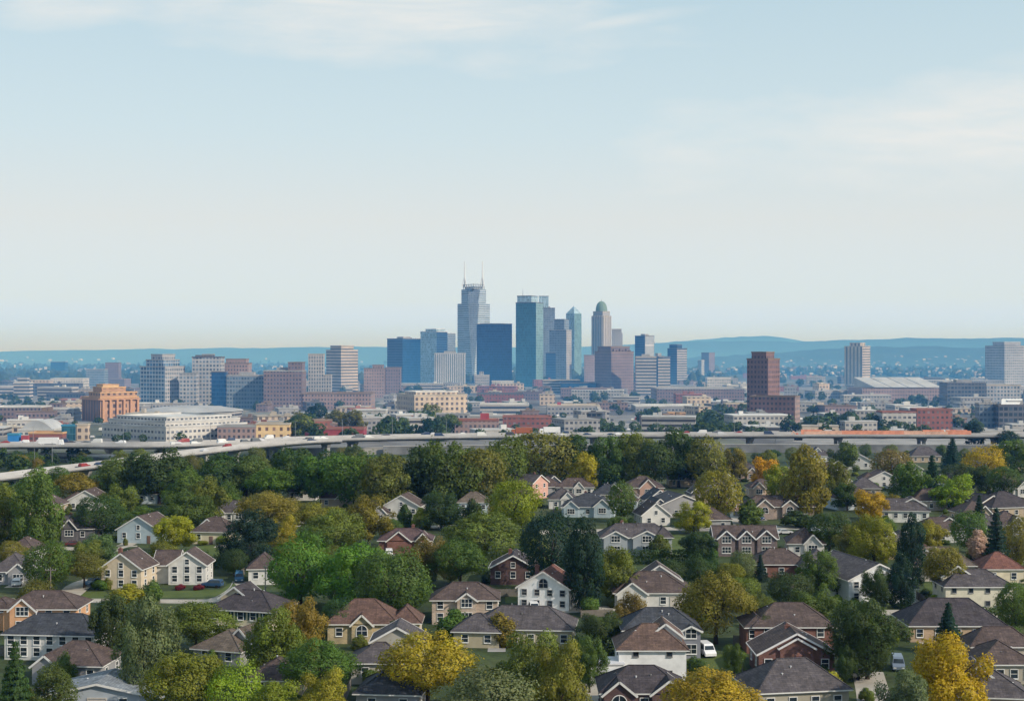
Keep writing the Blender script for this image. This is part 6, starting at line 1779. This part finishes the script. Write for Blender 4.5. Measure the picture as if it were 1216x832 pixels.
def wnoise(v, scale, det, rough, dist=0.0):
    x = N('ShaderNodeTexNoise'); x.inputs['Scale'].default_value = scale; x.inputs['Detail'].default_value = det
    x.inputs['Roughness'].default_value = rough; x.inputs['Distortion'].default_value = dist; L(v, x.inputs['Vector']); return x.outputs['Fac']
tc = N('ShaderNodeTexCoord'); sx = N('ShaderNodeSeparateXYZ'); L(tc.outputs['Generated'], sx.inputs[0])
Zd = sx.outputs['Z']
# milky veil, bluer higher; extra blue painted at the horizon offsets the haze tint
veil = vmath('SCALE', wramp(Zd, [(0, (0.2875, 0.3906, 0.8875)), (0.013, (0.3062, 0.3969, 0.575)), (0.035, (0.3375, 0.3906, 0.4225)), (0.09, (0.3531, 0.375, 0.375)), (0.15, (0.3125, 0.3719, 0.3906)), (0.24, (0.2719, 0.35, 0.3812)), (1.0, (0.2062, 0.275, 0.325))]), None, 16.0)
m1 = N('ShaderNodeMix'); m1.data_type = 'RGBA'; L(wramp(Zd, [(0, .97), (.1, .95), (.3, .8), (1.0, .6)]), m1.inputs['Factor']); L(sky.outputs[0], m1.inputs[6]); L(veil, m1.inputs[7])
# thin wisps of cirrus: soft patches broken by stretched noise
gp = N('ShaderNodeCombineXYZ'); L(fmath('DIVIDE', sx.outputs['X'], sx.outputs['Y']), gp.inputs[0]); L(fmath('DIVIDE', Zd, sx.outputs['Y']), gp.inputs[1])
wob = wnoise(vmath('MULTIPLY', gp.outputs[0], (7, 22, 1)), 1.0, 5, .55)
total = None
for (u, v, ru, rv, rot, amp) in [(-.10, .240, .21, .040, -5, 1.0), (-.31, .240, .075, .018, 3, .85), (.29, .155, .22, .044, 6, .95), (.07, .229, .085, .007, 9, .55), (-.19, .228, .04, .008, 0, .5), (.40, .205, .1, .012, 5, .4)]:
    mp = N('ShaderNodeMapping'); mp.vector_type = 'TEXTURE'; mp.inputs['Location'].default_value = (u, v, 0); mp.inputs['Rotation'].default_value = (0, 0, R(rot)); mp.inputs['Scale'].default_value = (ru, rv, 1)
    L(gp.outputs[0], mp.inputs[0]); ln = fmath('ADD', vmath('LENGTH', mp.outputs[0]), fmath('MULTIPLY', fmath('SUBTRACT', wob, .5), 2.2))
    b = fmath('MULTIPLY', wramp(ln, [(.15, 1.0), (.55, .55), (1.0, 0.0)]), amp)
    total = b if total is None else fmath('MAXIMUM', total, b)
fine = wramp(wnoise(vmath('MULTIPLY', gp.outputs[0], (9, 60, 1)), 1.0, 7, .6, .8), [(.3, .45), (.65, 1.0)])
m2 = N('ShaderNodeMix'); m2.data_type = 'RGBA'; L(fmath('MULTIPLY', fmath('MULTIPLY', total, fine), .9), m2.inputs['Factor']); L(m1.outputs[2], m2.inputs[6]); m2.inputs[7].default_value = (6.5, 6.5, 6.3, 1)
L(m2.outputs[2], bg.inputs[0]); L(bg.outputs[0], out.inputs[0])
bg.inputs[1].default_value = SKY_S

ld = D.lights.new('sun', 'SUN'); ld.energy = SUN_S; ld.angle = R(.6); ld.color = (1.0, .89, .76)
lo = D.objects.new('sun', ld); link(lo); lo.rotation_euler = sv.to_track_quat('Z', 'Y').to_euler(); lo.location = (300, 0, 400)

cam = D.cameras.new('camera'); co = D.objects.new('camera', cam); link(co)
co.location = (0, 0, H); co.rotation_euler = (R(90), 0, 0)
cam.sensor_width = 36; cam.lens = 36 * F / 1216; cam.clip_start = 1; cam.clip_end = 40000
scene.camera = co
scene.view_settings.view_transform = 'Standard'; scene.view_settings.look = 'None'; scene.view_settings.exposure = 0; scene.view_settings.gamma = 1
cy = scene.cycles
cy.max_bounces = 5; cy.diffuse_bounces = 3; cy.glossy_bounces = 2; cy.transmission_bounces = 2; cy.volume_bounces = 0; cy.transparent_max_bounces = 4
cy.use_denoising = True
cy.volume_step_rate = .25; cy.volume_max_steps = 128
